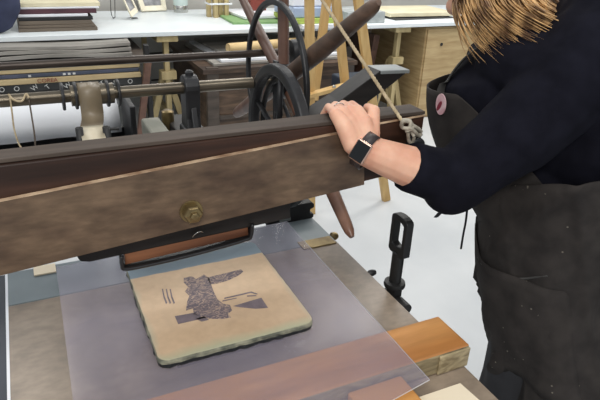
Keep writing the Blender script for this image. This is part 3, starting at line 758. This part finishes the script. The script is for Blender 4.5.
tubeo('axle', [(.531, LY, LZ), (.605, LY, LZ)], .0135, M['steel'], sw0 if 0 else us, 24, 0)
bp0 = on_x(287, 60, .565); bp1 = on_x(290, 114, .565)
prismo('bearing_plate', [V((.533, bp0.y+.012, bp0.z)), V((.533, bp0.y-.010, bp0.z)), V((.533, bp1.y-.014, bp1.z)), V((.533, bp1.y+.022, bp1.z))], (.008, 0, 0), M['iron'], us, .002)
sw = thing('star_wheel', 'wooden star wheel with red brown tapered handles behind the beam', 'star wheel', hub)
latheo('hub', [(.0145, -.02), (.042, -.018), (.045, 0), (.042, .018), (.0145, .022)], hub, M['iron'], sw, 'X')
def spoke(ang, L, m_='redwood', w0=.024, fl=.8, e=1.0):
    a = math.radians(ang); d_ = V((0, math.cos(a), math.sin(a))); b = BM()
    T = [.06, .1, .45, .6, .8, .93, .97, 1.0]; rr = [w0, w0, w0, w0*.9*e, w0*.78*e, w0*.68*e, w0*.58*e, w0*.3*e]
    tube(b, [hub+d_*L*t_ for t_ in T], rr, 16, fl, V((1, 0, 0))); o = bobj('handle', b, M[m_], sw); smooth_angle(o, 50); return o
def angL(px, py): d_ = on_x(px, py, hub.x)-hub; return math.degrees(math.atan2(d_.z, d_.y)), d_.length
aA, lA = angL(379, 2); aB, lB = angL(352, 237); aC, lC = angL(243, 0); aV, lV = angL(283, -20)
print('SPOKES', aA, lA, aB, lB, aC, lC, aV, lV)
spoke(aA, lA, 'handle', .022); spoke(aB, lB, 'redwoodl', .0135, .95, 1.45); spoke(aC, .42, 'redwood', .0165); spoke(aV, .42, 'redwood', .0165)
spoke(angL(215, 128)[0], .42)

# charcoal lever arm with chipped end
la_ = thing('lever_arm', 'charcoal painted wooden lever arm with a chipped pale end', 'lever', (.65, 1.15, .95))
y_ = 1.12
body = [on_y(*q_, y_) for q_ in ((380.5, 71), (410, 70), (393, 84), (360, 108), (318, 136), (306, 143), (298, 127), (340, 101))]
prismo('arm', body, (0, .06, 0), M['charcoal'], la_, .002)
q0, q1 = body[0], body[1]; b = BM()
prism(b, [q0+V((0, -.0005, .0008)), q1+V((0, -.0005, .0008)), q1+V((0, .0605, .0008)), q0+V((0, .0605, .0008))], (0, 0, -.009))
bobj('chipped_end', b, M['marble'], la_, bevel=.002)
lz = on_y(306, 134, y_)
boxo('prop', (.530, 1.14, .941), (.553, 1.17, lz.z), M['charcoal'], la_)

# rope with knot tied to an eye at the beam's end
rp = thing('rope', 'tan rope running up from a grey knot on the beam end', 'rope', on_y(404, 126, .785))
k0 = on_y(404, 124, .785); k1 = on_y(322, 0, 1.0); dr_ = k1-k0
RT = k0+dr_*((2.55-k0.z)/dr_.z)
n_ = 200; b = BM(); u_, w_ = frame_of(dr_)
for s in range(3):
    pts_ = []
    for i in range(n_*3):
        t_ = i/(n_*3-1); L_ = (RT-k0).length; a = 2*math.pi*(L_*t_/.02+s/3)
        pts_.append(k0+(RT-k0)*t_+u_*math.cos(a)*.0019+w_*math.sin(a)*.0019)
    tube(b, pts_, .0019, 5)
bobj('rope_line', b, M['rope'], rp, True)
def lump(pts_, r): return [on_y(x_2, y_2, .788-d_) for x_2, y_2, d_ in pts_]
b = BM()
tube(b, spline(lump([(402,120,.0),(410,121,.008),(409,128,.012),(402,127,.008),(403,121,.012),(411,123,.004),(412,129,.012),(405,131,.008)], 0), 6), .0034, 8)
tube(b, spline(lump([(410,124,.008),(417,128,.008),(421,132,.004),(419,136,.008),(415,132,.012),(409,127,.012)], 0), 6), .0036, 8)
tube(b, spline(lump([(407,129,.008),(408,134,.012),(409,141,.008),(412,143,.008),(414,137,.012),(411,131,.008)], 0), 6), .0032, 8)
bobj('knot', b, M['knot'], rp, True)
eb = thing('eye_bolt', 'black iron eye bolt below the rope knot at the beam end', 'eye bolt', on_y(414, 146, .79))
c_ = on_y(414, 146, .785); b = BM()
tube(b, [c_+V((.013*math.cos(a), -.004, .011*math.sin(a))) for a in [2*math.pi*k/18 for k in range(19)]], .0048, 10); bobj('eye', b, M['iron'], eb, True)
latheo('bolt_plate', [(.016, 0), (.018, .002), (.018, .014)], c_+V((.008, -.0, -.004)), M['iron'], eb, 'Y')

# ------------------------------------------------------------------ black clamp by the bed, iron bracket at the far end
cp = thing('clamp_handle', 'black iron clamp with a slotted upright handle beside the bed', 'clamp', (.62, .79, .86))
cx, cy = .622, .806
X0, X1, Y0, Y1 = cx-.0085, cx+.0085, cy-.026, cy+.026
def sz(py): return on_y(397, py, cy).z
z0, z1 = on_y(398, 262, cy-.026).z, on_y(396, 219, cy).z+.004
b = BM()
def loopo(z_lo, z_hi):
    outer = []; inner = []
    for k in range(9):
        a = math.pi*k/8; outer.append((cy+.026*math.cos(a), z_hi-.008+.009*math.sin(a)))
    outer += [(Y0, z_lo+.004), (Y0+.006, z_lo), (Y1-.006, z_lo), (Y1, z_lo+.004)]
    for k in range(9):
        a = math.pi*k/8; inner.append((cy+.0155*math.cos(a), z_hi-.018+.006*math.sin(a)))
    inner += [(cy-.0155, z_lo+.022), (cy-.004, z_lo+.018), (cy+.004, z_lo+.018), (cy+.0155, z_lo+.022)]
    n = len(outer)
    vo = [[b.verts.new((xx, y_, z_)) for y_, z_ in outer] for xx in (X0, X1)]; vi = [[b.verts.new((xx, y_, z_)) for y_, z_ in inner] for xx in (X0, X1)]
    for k in range(n):
        j = (k+1) % n
        b.faces.new((vo[0][k], vo[0][j], vi[0][j], vi[0][k])); b.faces.new((vo[1][k], vi[1][k], vi[1][j], vo[1][j]))
        b.faces.new((vo[0][k], vo[1][k], vo[1][j], vo[0][j])); b.faces.new((vi[0][k], vi[0][j], vi[1][j], vi[1][k]))
loopo(z0, z1); bobj('slotted_handle', b, M['ironm'], cp, bevel=.002)
latheo('stem', [(.0125, .845), (.0125, z0+.004), (.009, z0+.006)], (cx, cy, 0), M['ironm'], cp)
latheo('collar', [(.012, .886), (.021, .888), (.0225, .893), (.021, .899), (.012, .901)], (cx, cy, 0), M['ironm'], cp)
boxo('clamp_body', (BX1+.001, cy-.028, .80), (cx+.012, cy+.028, .868), M['ironm'], cp, .004)
latheo('lower_nut', [(.01, .868), (.018, .87), (.018, .884), (.01, .887)], (cx, cy, 0), M['ironm'], cp, 'Z', 6)
latheo('side_bolt', [(.012, -.0), (.012, .03), (.008, .034)], (cx, cy-.05, .862), M['ironm'], cp, 'Y', 16)
# notched black bracket at far right of bed
nb = thing('track_bracket', 'black notched iron bracket at the far right end of the bed', 'bracket', (.57, 1.16, .9))
zb_, zt_ = .896, .935
prof = [(.50, 1.14), (.585, 1.14), (.592, 1.148), (.592, 1.156), (.580, 1.160), (.580, 1.170), (.592, 1.174), (.592, 1.184), (.585, 1.19), (.50, 1.19)]
P = [V((x_2, 1.125, z_2)) for x_2, z_2 in ((.47, .895), (.588, .895), (.594, .899), (.594, .907), (.584, .911), (.584, .921), (.594, .925), (.594, .934), (.586, .94), (.47, .94))]
prismo('body', P, (0, .09, 0), M['ironm'], nb, .002)
boxo('bracket_leg', (.5, 1.16, 0), (.55, 1.21, .895), M['ironm'], nb)
boxo('steel_lug', (.5, 1.122, .902), (.53, 1.132, .912), M['chrome'], nb, .001)

# ------------------------------------------------------------------ person
P0 = V((1.0, .72, 0)); F = V((-.5, .866, 0)); LL = V((-.866, -.5, 0))
def W(a, l, z_): return P0+F*a+LL*l+V((0, 0, z_))
per = thing('person', 'person in navy top and dark apron, leaning with one hand on the beam', 'person', (P0.x, P0.y, 0))
def remesh(name, bm, m_, par, vox, smooth_it=6, disp=None):
    me = bpy.data.meshes.new(name); bm.to_mesh(me); bm.free()
    o = bpy.data.objects.new('tmp', me); C.objects.link(o)
    md = o.modifiers.new('r', 'REMESH'); md.mode = 'VOXEL'; md.voxel_size = vox
    sm = o.modifiers.new('s', 'SMOOTH'); sm.factor = .5; sm.iterations = smooth_it
    dg = bpy.context.evaluated_depsgraph_get(); me2 = bpy.data.meshes.new_from_object(o.evaluated_get(dg)); me2.name = name
    bpy.data.objects.remove(o)
    if disp:
        me2.calc_loop_triangles() if hasattr(me2, 'calc_loop_triangles') else None
        nr = [v.normal.copy() for v in me2.vertices]
        for v, nn in zip(me2.vertices, nr): v.co = v.co+nn*disp(v.co)
    for p_ in me2.polygons: p_.use_smooth = True
    me2.materials.clear()
    return link(name, me2, m_, par)
def loft(bm, rings, seg=40, cap=True, open_range=None):
    """rings: (centre, half width along LL, half depth front, half depth back, tilt vector for the front axis)"""
    out = []
    for i, (c_, a_, fr_, bk_) in enumerate(rings):
        t_ = (rings[min(i+1, len(rings)-1)][0]-rings[max(i-1, 0)][0]).normalized()
        side = (LL-t_*LL.dot(t_)).normalized(); fw = (F-t_*F.dot(t_)); fw = (fw-side*fw.dot(side)).normalized()
        ring = []
        for k in range(seg):
            an = 2*math.pi*k/seg; s_2, c_2 = math.sin(an), math.cos(an)
            ring.append(bm.verts.new(c_+side*a_*math.copysign(abs(s_2)**.85, s_2)+fw*(fr_ if c_2 > 0 else bk_)*c_2))
        out.append(ring)
    for a, c_ in zip(out, out[1:]):
        for k in range(seg): bm.faces.new((a[k], a[(k+1) % seg], c_[(k+1) % seg], c_[k]))
    if cap: bm.faces.new(out[0][::-1]); bm.faces.new(out[-1])
    return out
# joints
shL = on_x(572, 80, .83); elL = on_y(449, 181, .735); wrL = on_y(364, 150, .763)
shR = W(.25, -.17, 1.32); elR = W(.1, -.22, 1.08); haR = W(.04, -.22, .86)
nk0 = W(.12, 0, 1.38); nk1 = W(.215, 0, 1.43); HD = W(.300, 0.01, 1.526)
B = BM()
torso = [(W(0, 0, .84), .15, .10, .11), (W(0, 0, .92), .165, .115, .12), (W(.02, 0, 1.03), .13, .10, .09), (W(.09, 0, 1.14), .13, .11, .09), (W(.15, 0, 1.24), .145, .12, .09), (W(.18, 0, 1.31), .13, .09, .07), (W(.19, 0, 1.355), .06, .05, .05)]
loft(B, torso)
chain(B, [nk0, nk1, HD+V((0, 0, -.03))], [.058, .052, .055])
# head: skull, jaw, nose, lips, chin, ears; looks down and forward
tilt = math.radians(24)
hf = (F*math.cos(tilt)-V((0, 0, 1))*math.sin(tilt)).normalized(); hs = LL; hu = hf.cross(hs)*-1
if hu.z < 0: hu = -hu
HR = Matrix((hf, hs, hu)).transposed()
def H(f_, s_, u_): return HD+hf*f_+hs*s_+hu*u_
ellipsoid(B, H(-.012, 0, .03), (.092, .075, .088), HR)
ellipsoid(B, H(.026, 0, -.03), (.062, .058, .078), HR)
chain(B, [H(-.02, .045, -.045), H(.06, .018, -.095), H(.06, -.018, -.095), H(-.02, -.045, -.045)], [.022, .020, .020, .022])
chain(B, [H(.083, 0, .012), H(.104, 0, -.024)], [.008, .0125]); capsule(B, H(.095, .009, -.028), H(.095, -.009, -.028), .008, .008)
chain(B, [H(.078, .018, -.062), H(.088, 0, -.058), H(.078, -.018, -.062)], [.006, .008, .006])
for s in (-1, 1):
    ellipsoid(B, H(-.012, s*.076, -.012), (.016, .007, .030), HR, 2)
    chain(B, [H(.078, s*.014, .024), H(.074, s*.046, .022)], [.008, .008])
# arms
chain(B, [W(.13, .1, 1.33), shL, elL], [.042, .052, .040]); chain(B, [elL, elL.lerp(wrL, .35), wrL.lerp(elL, .12), wrL], [.040, .041, .0285, .0265])
chain(B, [W(.2, -.1, 1.33), shR, elR, haR], [.05, .05, .038, .026])
# right hand (hidden, hangs in front of the apron side)
for k in range(4): chain(B, [haR, haR+F*.02+LL*(.02*(k-1.5))+V((0, 0, -.07)), haR+F*.035+LL*(.02*(k-1.5))+V((0, 0, -.13))], [.02, .009, .0075])
chain(B, [haR, haR+LL*.035+V((0, 0, -.05)), haR+LL*.04+V((0, 0, -.09))], [.016, .011, .008])
# left hand over the beam
zt = topR+.0065
def hp(px, py, y_): return on_y(px, py, y_)
mcp = [hp(357, 121, .806), hp(349, 118, .812), hp(341, 120.5, .810), hp(334, 127, .802)]
pip = [hp(351.5, 109, .846), hp(343, 107.5, .852), hp(335, 110, .851), hp(328, 115.5, .846)]
for m_ in (mcp, pip):
    for i_, p_ in enumerate(m_):
        if p_.z < zt+.0075 and m_ is pip: p_.z = zt+.0085
        if p_.z < zt+.011 and m_ is mcp: p_.z = zt+.011
dip = [V((p_.x-.003, .861, zt-.014)) for p_ in pip]; tip = [V((p_.x-.002, .861, zt-.032-(.004 if i_ in (1, 2) else 0))) for i_, p_ in enumerate(pip)]
fr_ = [(.0098, .0086, .0080, .0072), (.0098, .0088, .0082, .0074), (.0094, .0085, .0078, .0070), (.0086, .0077, .0070, .0063)]
for k in range(4):
    chain(B, [mcp[k], pip[k], dip[k], tip[k]], list(fr_[k]))
    base = wrL.lerp(mcp[k], .18)+V(((1.5-k)*.008, 0, 0))
    chain(B, [base, mcp[k].lerp(base, .45)+V((0, -.003, .004)), mcp[k]], [.0170, .0148, .0105])
# thumb on the right side, lying on top of the beam
th0 = wrL+V((.006, .008, .012)); th1 = hp(371.5, 133, .780); th2 = hp(373, 120, .804); th3 = hp(367.5, 107.5, .828)
th2.z = max(th2.z, zt+.008); th3.z = max(th3.z, zt+.007)
chain(B, [th0, th1, th2, th3], [.018, .0150, .0108, .0080])
# web between thumb and palm
chain(B, [wrL.lerp(mcp[0], .35), th1.lerp(mcp[0], .35)], [.015, .0095])
# legs and feet
for s in (-1, 1):
    hipj = W(0, s*.085, .88); kn = W(.02, s*.09, .49); an_ = W(-.02, s*.10, .085)
    chain(B, [hipj, kn, W(-.03, s*.095, .33), an_], [.088, .058, .052, .036])
    chain(B, [an_+V((0, 0, -.04)), W(.13, s*.12, .03)], [.036, .026])
remesh('body', B, M['skin'], per, .0023, 4)
for s in (-1, 1):
    b = BM(); ellipsoid(b, H(.070, s*.030, .008), (.0125, .0125, .0125), HR, 3); bobj('eye', b, M['iris'], per, True)
b = BM(); chain(b, [H(.0835, .016, -.062), H(.093, 0, -.059), H(.0835, -.016, -.062)], [.0035, .0045, .0035]); bobj('lips', b, M['lip'], per, True)
# thumb nail
nd = (th3-th2).normalized(); b = BM()
cN = th3+nd*.003+(CAM-th3).normalized()*.006; ellipsoid(b, cN, (.0052, .0052, .0052), None, 2); bobj('thumbnail', b, M['nail'], per, True)
# ring on the ring finger
c_ = mcp[2].lerp(pip[2], .38); t_ = (pip[2]-mcp[2]).normalized(); u_, w_ = frame_of(t_); b = BM()
tube(b, [c_+u_*.0108*math.cos(a)+w_*.0108*math.sin(a) for a in [2*math.pi*k/24 for k in range(25)]], .0009, 6); rg = bobj('ring', b, M['chrome'], per, True)
b = BM(); ellipsoid(b, c_+(CAM-c_).normalized()*.0115, (.0022, .0022, .0022), None, 2); bobj('gem', b, M['screen'], rg, True)
# wristwatch
ax = ((mcp[1]+mcp[2])/2-elL).normalized(); wc = wrL-ax*.002
ax = (ax-(CAM-wc).normalized()*.5).normalized(); toc = (CAM-wc).normalized()+V((-.5, 0, .05)); nrm = (toc-ax*toc.dot(ax)).normalized(); sd = ax.cross(nrm).normalized()
wa = thing('wristwatch', '', '', wc); del wa['label']; del wa['category']; wa.parent = per; wa.matrix_parent_inverse = Matrix.Translation(-V(per.location))
def child_local(o): o.matrix_parent_inverse = Matrix.Translation(-wc)
b = BM(); rings = []
for k in range(37):
    a = 2*math.pi*k/36
    rings.append(wc+sd*.0305*math.cos(a)+nrm*.0275*math.sin(a))
ring = []
for k in range(36):
    p_ = rings[k]; out_ = (p_-wc).normalized()
    ring.append([b.verts.new(p_+ax*s1*.0095+out_*s2*.0016) for s1, s2 in ((-1, -1), (1, -1), (1, 1), (-1, 1))])
for i in range(36):
    a, c2_ = ring[i], ring[(i+1) % 36]
    for k in range(4): b.faces.new((a[k], a[(k+1) % 4], c2_[(k+1) % 4], c2_[k]))
child_local(bobj('watch_strap', b, M['plat'], wa, True))
RW = Matrix((ax, sd, nrm)).transposed()
def wbox(h, z0_, z1_, m_, name, bev):
    b = BM(); box(b, (-h[0], -h[1], z0_), (h[0], h[1], z1_)); bmesh.ops.transform(b, matrix=Matrix.Translation(wc) @ RW.to_4x4(), verts=b.verts)
    o = bobj(name, b, m_, wa, bevel=bev, seg=4); child_local(o)
wbox((.0140, .0185), .0255, .0335, M['case'], 'watch_case', .004)
wbox((.0118, .0160), .0334, .0346, M['screen'], 'watch_screen', .0005)

# --- clothing
def folds(amp, fx, seed):
    def f(co):
        q_ = V((co.x*fx, co.y*fx, co.z*fx*.7))+V((seed, 0, 0))
        n1 = noise.noise(q_); n2 = noise.noise(q_*2.3+V((3, 1, 0)))
        return amp*(1-2*abs(n1))*.7+amp*.5*n2
    return f
B = BM()
sh_r = [(W(.005, 0, .96), .165, .13, .12), (W(.03, 0, 1.05), .160, .14, .115), (W(.10, 0, 1.14), .165, .155, .12), (W(.155, 0, 1.23), .18, .165, .12), (W(.185, 0, 1.30), .17, .125, .10), (W(.19, 0, 1.345), .095, .075, .07)]
loft(B, sh_r)
hem = wrL.lerp(elL, .50)
chain(B, [W(.10, .08, 1.33), shL+V((0, 0, -.005)), shL.lerp(elL, .5)+V((.01, -.005, -.005)), elL+V((.004, .0, -.008))], [.085, .078, .070, .055])
tube(B, [elL.lerp(hem, .0), hem], [.052, .042], 24)
chain(B, [W(.19, -.08, 1.30), shR, elR, elR.lerp(haR, .3)], [.07, .07, .056, .048])
chain(B, [W(.10, .02, 1.335), W(.13, 0, 1.385)], [.095, .078])
chain(B, [W(.16, .10, 1.33), shL], [.072, .08])
chain(B, [W(.2, -.02, 1.30), W(.16, .03, 1.36)], [.09, .075])
chain(B, [shL+V((.03, 0, .02)), W(-.0, .06, 1.40), W(-.06, -.02, 1.36)], [.09, .12, .12])
chain(B, [W(-.02, .08, 1.30), W(.0, .07, 1.18)], [.12, .09])
chain(B, [shL.lerp(elL, .35)+V((.06, .04, -.01)), W(.06, .09, 1.19)], [.07, .075])
remesh('long_sleeved_top', B, M['shirt'], per, .005, 8, folds(.005, 9, 2))
# collar opening skin is left visible above the neckline
# apron: bib, skirt, straps, pocket, ties
def arc_shell(rings, a0, a1, th, seg=40):
    """open shell around the body between angles a0..a1 (0 = front, + = left side)"""
    b = BM(); rows = []
    for i, (c_, a_, fr2, bk2) in enumerate(rings):
        t_ = (rings[min(i+1, len(rings)-1)][0]-rings[max(i-1, 0)][0]).normalized()
        side = (LL-t_*LL.dot(t_)).normalized(); fw = (F-t_*F.dot(t_)); fw = (fw-side*fw.dot(side)).normalized()
        aa0, aa1 = (a0[i], a1[i]) if isinstance(a0, (list, tuple)) else (a0, a1); row = []
        for k in range(seg+1):
            an = math.radians(aa0+(aa1-aa0)*k/seg); s_2, c_2 = math.sin(an), math.cos(an)
            row.append(b.verts.new(c_+side*a_*math.copysign(abs(s_2)**.85, s_2)+fw*(fr2 if c_2 > 0 else bk2)*c_2))
        rows.append(row)
    for r0, r1 in zip(rows, rows[1:]):
        for k in range(seg): b.faces.new((r0[k], r0[k+1], r1[k+1], r1[k]))
    return b, rows
def shell_obj(name, b, m_, par, th, disp=None, sub=2):
    bmesh.ops.recalc_face_normals(b, faces=b.faces)
    me = bpy.data.meshes.new(name); b.to_mesh(me); b.free(); o = bpy.data.objects.new('tmp', me); C.objects.link(o)
    s_ = o.modifiers.new('s', 'SUBSURF'); s_.levels = sub
    dg = bpy.context.evaluated_depsgraph_get(); me2 = bpy.data.meshes.new_from_object(o.evaluated_get(dg)); bpy.data.objects.remove(o); me2.name = name
    if disp:
        nr = [v.normal.copy() for v in me2.vertices]
        for v, nn in zip(me2.vertices, nr): v.co = v.co+nn*disp(v.co)
    for p_ in me2.polygons: p_.use_smooth = True
    o = link(name, me2, m_, par); md = o.modifiers.new('t', 'SOLIDIFY'); md.thickness = th; md.offset = 0
    return o
def tilted(a_, z_, *r_): return (W(a_, 0, z_),)+r_
ap = [tilted(-.125, .30, .24, .15, .20), tilted(-.11, .50, .225, .145, .19), tilted(-.085, .66, .21, .15, .175), tilted(-.04, .78, .20, .158, .16), tilted(-.008, .87, .19, .168, .15), tilted(.012, .97, .180, .172, .14), tilted(.022, 1.045, .190, .166, .155), tilted(.028, 1.085, .196, .162, .16)]
def sk_disp(co):
    rel = co-P0; an = math.atan2(rel.dot(LL), rel.dot(F)); low = max(0, min(1, (1.02-co.z)/.4))
    return low*(.015*math.sin(an*7+co.z*9)+.010*math.sin(an*13-co.z*14+1))+.013*(1-abs(math.sin(an*2.6-co.z*9)))**4+.006*(1-abs(math.sin(an*4.1+co.z*7+1)))**4+.003*noise.noise(co*20)
b, rw_ = arc_shell(ap, -178, 178, .003, 72)
for ri, wgt in ((-1, 1), (-2, .7), (-3, .35)):
    for v in rw_[ri]:
        rel = v.co-P0; v.co.z += wgt*(.018-.20*rel.dot(F)+.30*max(0, rel.dot(LL)))
shell_obj('apron_skirt', b, M['apron'], per, .003, sk_disp, 2)
bb_ = [(W(.035, 0, 1.06), .176, .162, .13), (W(.10, 0, 1.14), .174, .166, .125), (W(.15, 0, 1.20), .186, .176, .125), (W(.165, 0, 1.245), .188, .182, .125), (W(.172, 0, 1.285), .186, .176, .125)]
b, rows = arc_shell(bb_, [-100, -95, -85, -70, -50], [112, 106, 98, 88, 70], .003, 40); bib = shell_obj('apron_bib', b, M['apron'], per, .003, None, 2)
# shoulder straps: thin ribbons from bib corners over the shoulders
def strap(l, name='apron_strap'):
    s = 1 if l > 0 else -1
    pts_ = [W(.285, .115*s, 1.215), W(.285, .105*s, 1.27), W(.25, .098*s, 1.335), W(.19, .09*s, 1.375), W(.11, .08*s, 1.36), W(.05, .06*s, 1.28), W(.0, .02*s, 1.15)]
    b = BM(); S = spline(pts_, 6); tube(b, S, .016, 8, .16, V((LL.x, LL.y, 0)).cross(V((0, 0, 1))) if 0 else None)
    return bobj(name, b, M['apronl'], per, True)
strap(1); strap(-1)
# pocket
def onskirt(an_deg, zz, off=.004):
    an = math.radians(an_deg)
    for (c0, a0, f0, b0), (c1, a1, f1_2, b1) in zip(ap, ap[1:]):
        if c0.z <= zz <= c1.z:
            t_ = (zz-c0.z)/(c1.z-c0.z); c_ = c0.lerp(c1, t_); a_ = a0*(1-t_)+a1*t_; f_ = f0*(1-t_)+f1_2*t_; b_ = b0*(1-t_)+b1*t_
            s_2, c_2 = math.sin(an), math.cos(an); p_ = c_+LL*a_*math.copysign(abs(s_2)**.85, s_2)+F*(f_ if c_2 > 0 else b_)*c_2
            d_ = (LL*s_2+F*c_2).normalized(); q_ = p_+d_*off; return q_+d_*sk_disp(q_)
pk = tubeo('pocket_rim', [onskirt(18, 1.045), onskirt(14, 1.0), onskirt(20, .955), onskirt(32, .93), onskirt(48, .925), onskirt(72, .935), onskirt(95, .97)], .0024, M['apronl'], per, 8)
b = BM(); grid = []
for i in range(7):
    row = []
    for j in range(13):
        an = 16+95*j/12; zz = .93-.22*i/6-.012*math.sin(j*.6)+(.06*((j-7)/7)**2 if i == 0 else 0)
        row.append(b.verts.new(onskirt(an, max(zz, .5), .006)))
    grid.append(row)
for r0, r1 in zip(grid, grid[1:]):
    for k in range(12): b.faces.new((r0[k], r0[k+1], r1[k+1], r1[k]))
shell_obj('pocket', b, M['apron'], per, .003, None, 1)
# hanging ties
a = on_x(446, 200, .83)
b = BM(); tube(b, spline([on_x(452, 196, .84), on_x(448, 206, .835), on_x(441, 212, .83), on_x(436, 217, .828)], 4), .0075, 8, .25, V((0, 1, 0))); bobj('apron_tie', b, M['trouser'], per, True)
b = BM(); tube(b, spline([on_x(468, 200, .88), on_x(466, 220, .88), on_x(463, 236, .878), on_x(461, 249, .876)], 4), .0032, 8, .4, V((0, 1, 0))); bobj('apron_tie', b, M['trouser'], per, True)
# badge on the bib
bc_ = on_x(443, 104, .86)
from mathutils.bvhtree import BVHTree
dg = bpy.context.evaluated_depsgraph_get()
bv = BVHTree.FromObject(bib, dg); d_ = ray(443, 104).normalized(); hit = bv.ray_cast(bib.matrix_world.inverted() @ CAM, d_)
if hit[0] is not None:
    hc = bib.matrix_world @ hit[0]; hn = hit[1] if hit[1].dot(d_) < 0 else -hit[1]
else: hc = on_x(443, 104, .82); hn = -d_
print('BADGE', hit[0], hn)
u_ = hn.cross(V((0, 0, 1))).normalized(); w_ = u_.cross(hn).normalized()
if w_.z < 0: w_ = -w_
RB = Matrix((u_, w_, hn)).transposed()
def disc(name, c_, ru, rw, m_, par, th=.0015, rot=0):
    b = BM(); vs = [V((ru*math.cos(2*math.pi*k/28), rw*math.sin(2*math.pi*k/28), 0)) for k in range(28)]
    vs = [Matrix.Rotation(rot, 3, 'Z') @ v for v in vs]
    prism(b, [c_+RB @ v for v in vs], hn*th); o = bobj(name, b, m_, par); return o
bd = disc('badge', hc+hn*.004, .0145, .021, M['badgep'], bib, .002)
disc('badge_mark', hc+hn*.006+RB @ V((.003, -.004, 0)), .0045, .012, M['badger'], None, .0006, .5).name
o = bpy.data.objects['badge_mark']; o.parent = bib; o.matrix_parent_inverse = Matrix.Translation(-V(per.location)) if 0 else bib.matrix_world.inverted()
# trousers, shoes
B = BM()
for s in (-1, 1): chain(B, [W(0, s*.08, .9), W(.015, s*.09, .49), W(-.02, s*.10, .10)], [.105, .078, .062])
remesh('trousers', B, M['trouser'], per, .008, 6, folds(.004, 12, 5))
for s in (-1, 1):
    b = BM(); ellipsoid(b, (0, 0, 0), (.13, .048, .055)); 
    for v in b.verts:
        if v.co.z < -.03: v.co.z = -.03
    R2 = Matrix((F, LL, V((0, 0, 1)))).transposed().to_4x4()
    bmesh.ops.transform(b, matrix=Matrix.Translation(W(.05, s*.11, .03)) @ R2, verts=b.verts); bobj('shoe', b, M['shoe'], per, True)

# hair
b = BM(); rnd = random.Random(3)
ellipsoid(b, H(-.022, 0, .036), (.098, .084, .094), HR, 4)
for v in list(b.verts):
    q_ = v.co-HD
    if q_.dot(hf) > .045 and q_.dot(hu) < .07: v.co = v.co-hf*.03
def lock(th, r0, drop, back, wd, out=.0):
    """th: angle round the head, 0 = face side, 90 = left, 180 = back"""
    a = math.radians(th); rad = hs*math.sin(a)+hf*math.cos(a)
    root = H(-.015, 0, .115)+rad*.02*rnd.random()
    flat_r = V((rad.x, rad.y, 0)).normalized(); bk = (-F*.92+LL*.25).normalized()
    p1_ = H(-.015, 0, .075)+rad*(.072+r0); p2_ = H(-.015, 0, .01)+rad*(.088+r0)
    p3_ = HD+flat_r*(.098+r0+out*.4)+V((0, 0, -.070*drop))+bk*back*.35
    p4_ = HD+flat_r*(.100+r0*1.3+out)+V((0, 0, -.110*drop))+bk*back
    p5_ = HD+flat_r*(.096+r0*1.5+out*1.3)+V((0, 0, -.135*drop))+bk*(back*2.0)+V((rnd.uniform(-.004, .004), rnd.uniform(-.004, .004), rnd.uniform(-.004, .004)))
    S = spline([root, p1_, p2_, p3_, p4_, p5_], 4); n = len(S)
    tube(b, S, [wd*(.5+.7*math.sin(math.pi*min(i/n*.9+.1, 1))**.6)*(1-.95*(i/(n-1))**2.2) for i in range(n)], 6, .5)
for i in range(1100):
    th = rnd.uniform(94, 290) if i % 3 == 0 else (rnd.uniform(92, 190) if i % 12 else rnd.uniform(78, 94))
    front = max(0, 1-abs(th-88)/40)
    lock(th, rnd.uniform(-.008, .022), rnd.uniform(.96, 1.28)+.30*front*rnd.random(), rnd.uniform(.07, .185)*(1-.75*front), rnd.uniform(.0012, .0036), rnd.uniform(-.004, .012))
bobj('hair', b, M['hair'], per, True)

# ------------------------------------------------------------------ light
w = bpy.data.worlds.new('world'); bpy.context.scene.world = w; w.use_nodes = True
bg = w.node_tree.nodes['Background']; bg.inputs[0].default_value = (.86, .93, 1.0, 1); bg.inputs[1].default_value = .72
def lamp(name, loc, sx, sy, e, col=(1, .97, .92), rot=(0, 0, 0)):
    l = bpy.data.lights.new(name, 'AREA'); l.shape = 'RECTANGLE'; l.size = sx; l.size_y = sy; l.energy = e; l.color = col
    o = bpy.data.objects.new(name, l); C.objects.link(o); o.location = loc; o.rotation_euler = rot
for lx, ly, le in ((.5, .1, 16), (-.9, -1.2, 95), (1.4, 2.4, 22), (3.4, 3.6, 64), (-.8, 2.8, 25), (3.2, 1.4, 14), (1.2, 4.0, 34)):  # unseen overhead lights; near-camera and back-table ones added to brighten surfaces
    lamp('overhead_fill', (lx, ly, 2.75), 1.5, .5, le)
vs_ = bpy.context.scene.view_settings; vs_.view_transform = 'Standard'; vs_.look = 'None'; vs_.gamma = 1; vs_.exposure = -.4; vs_.use_curve_mapping = False
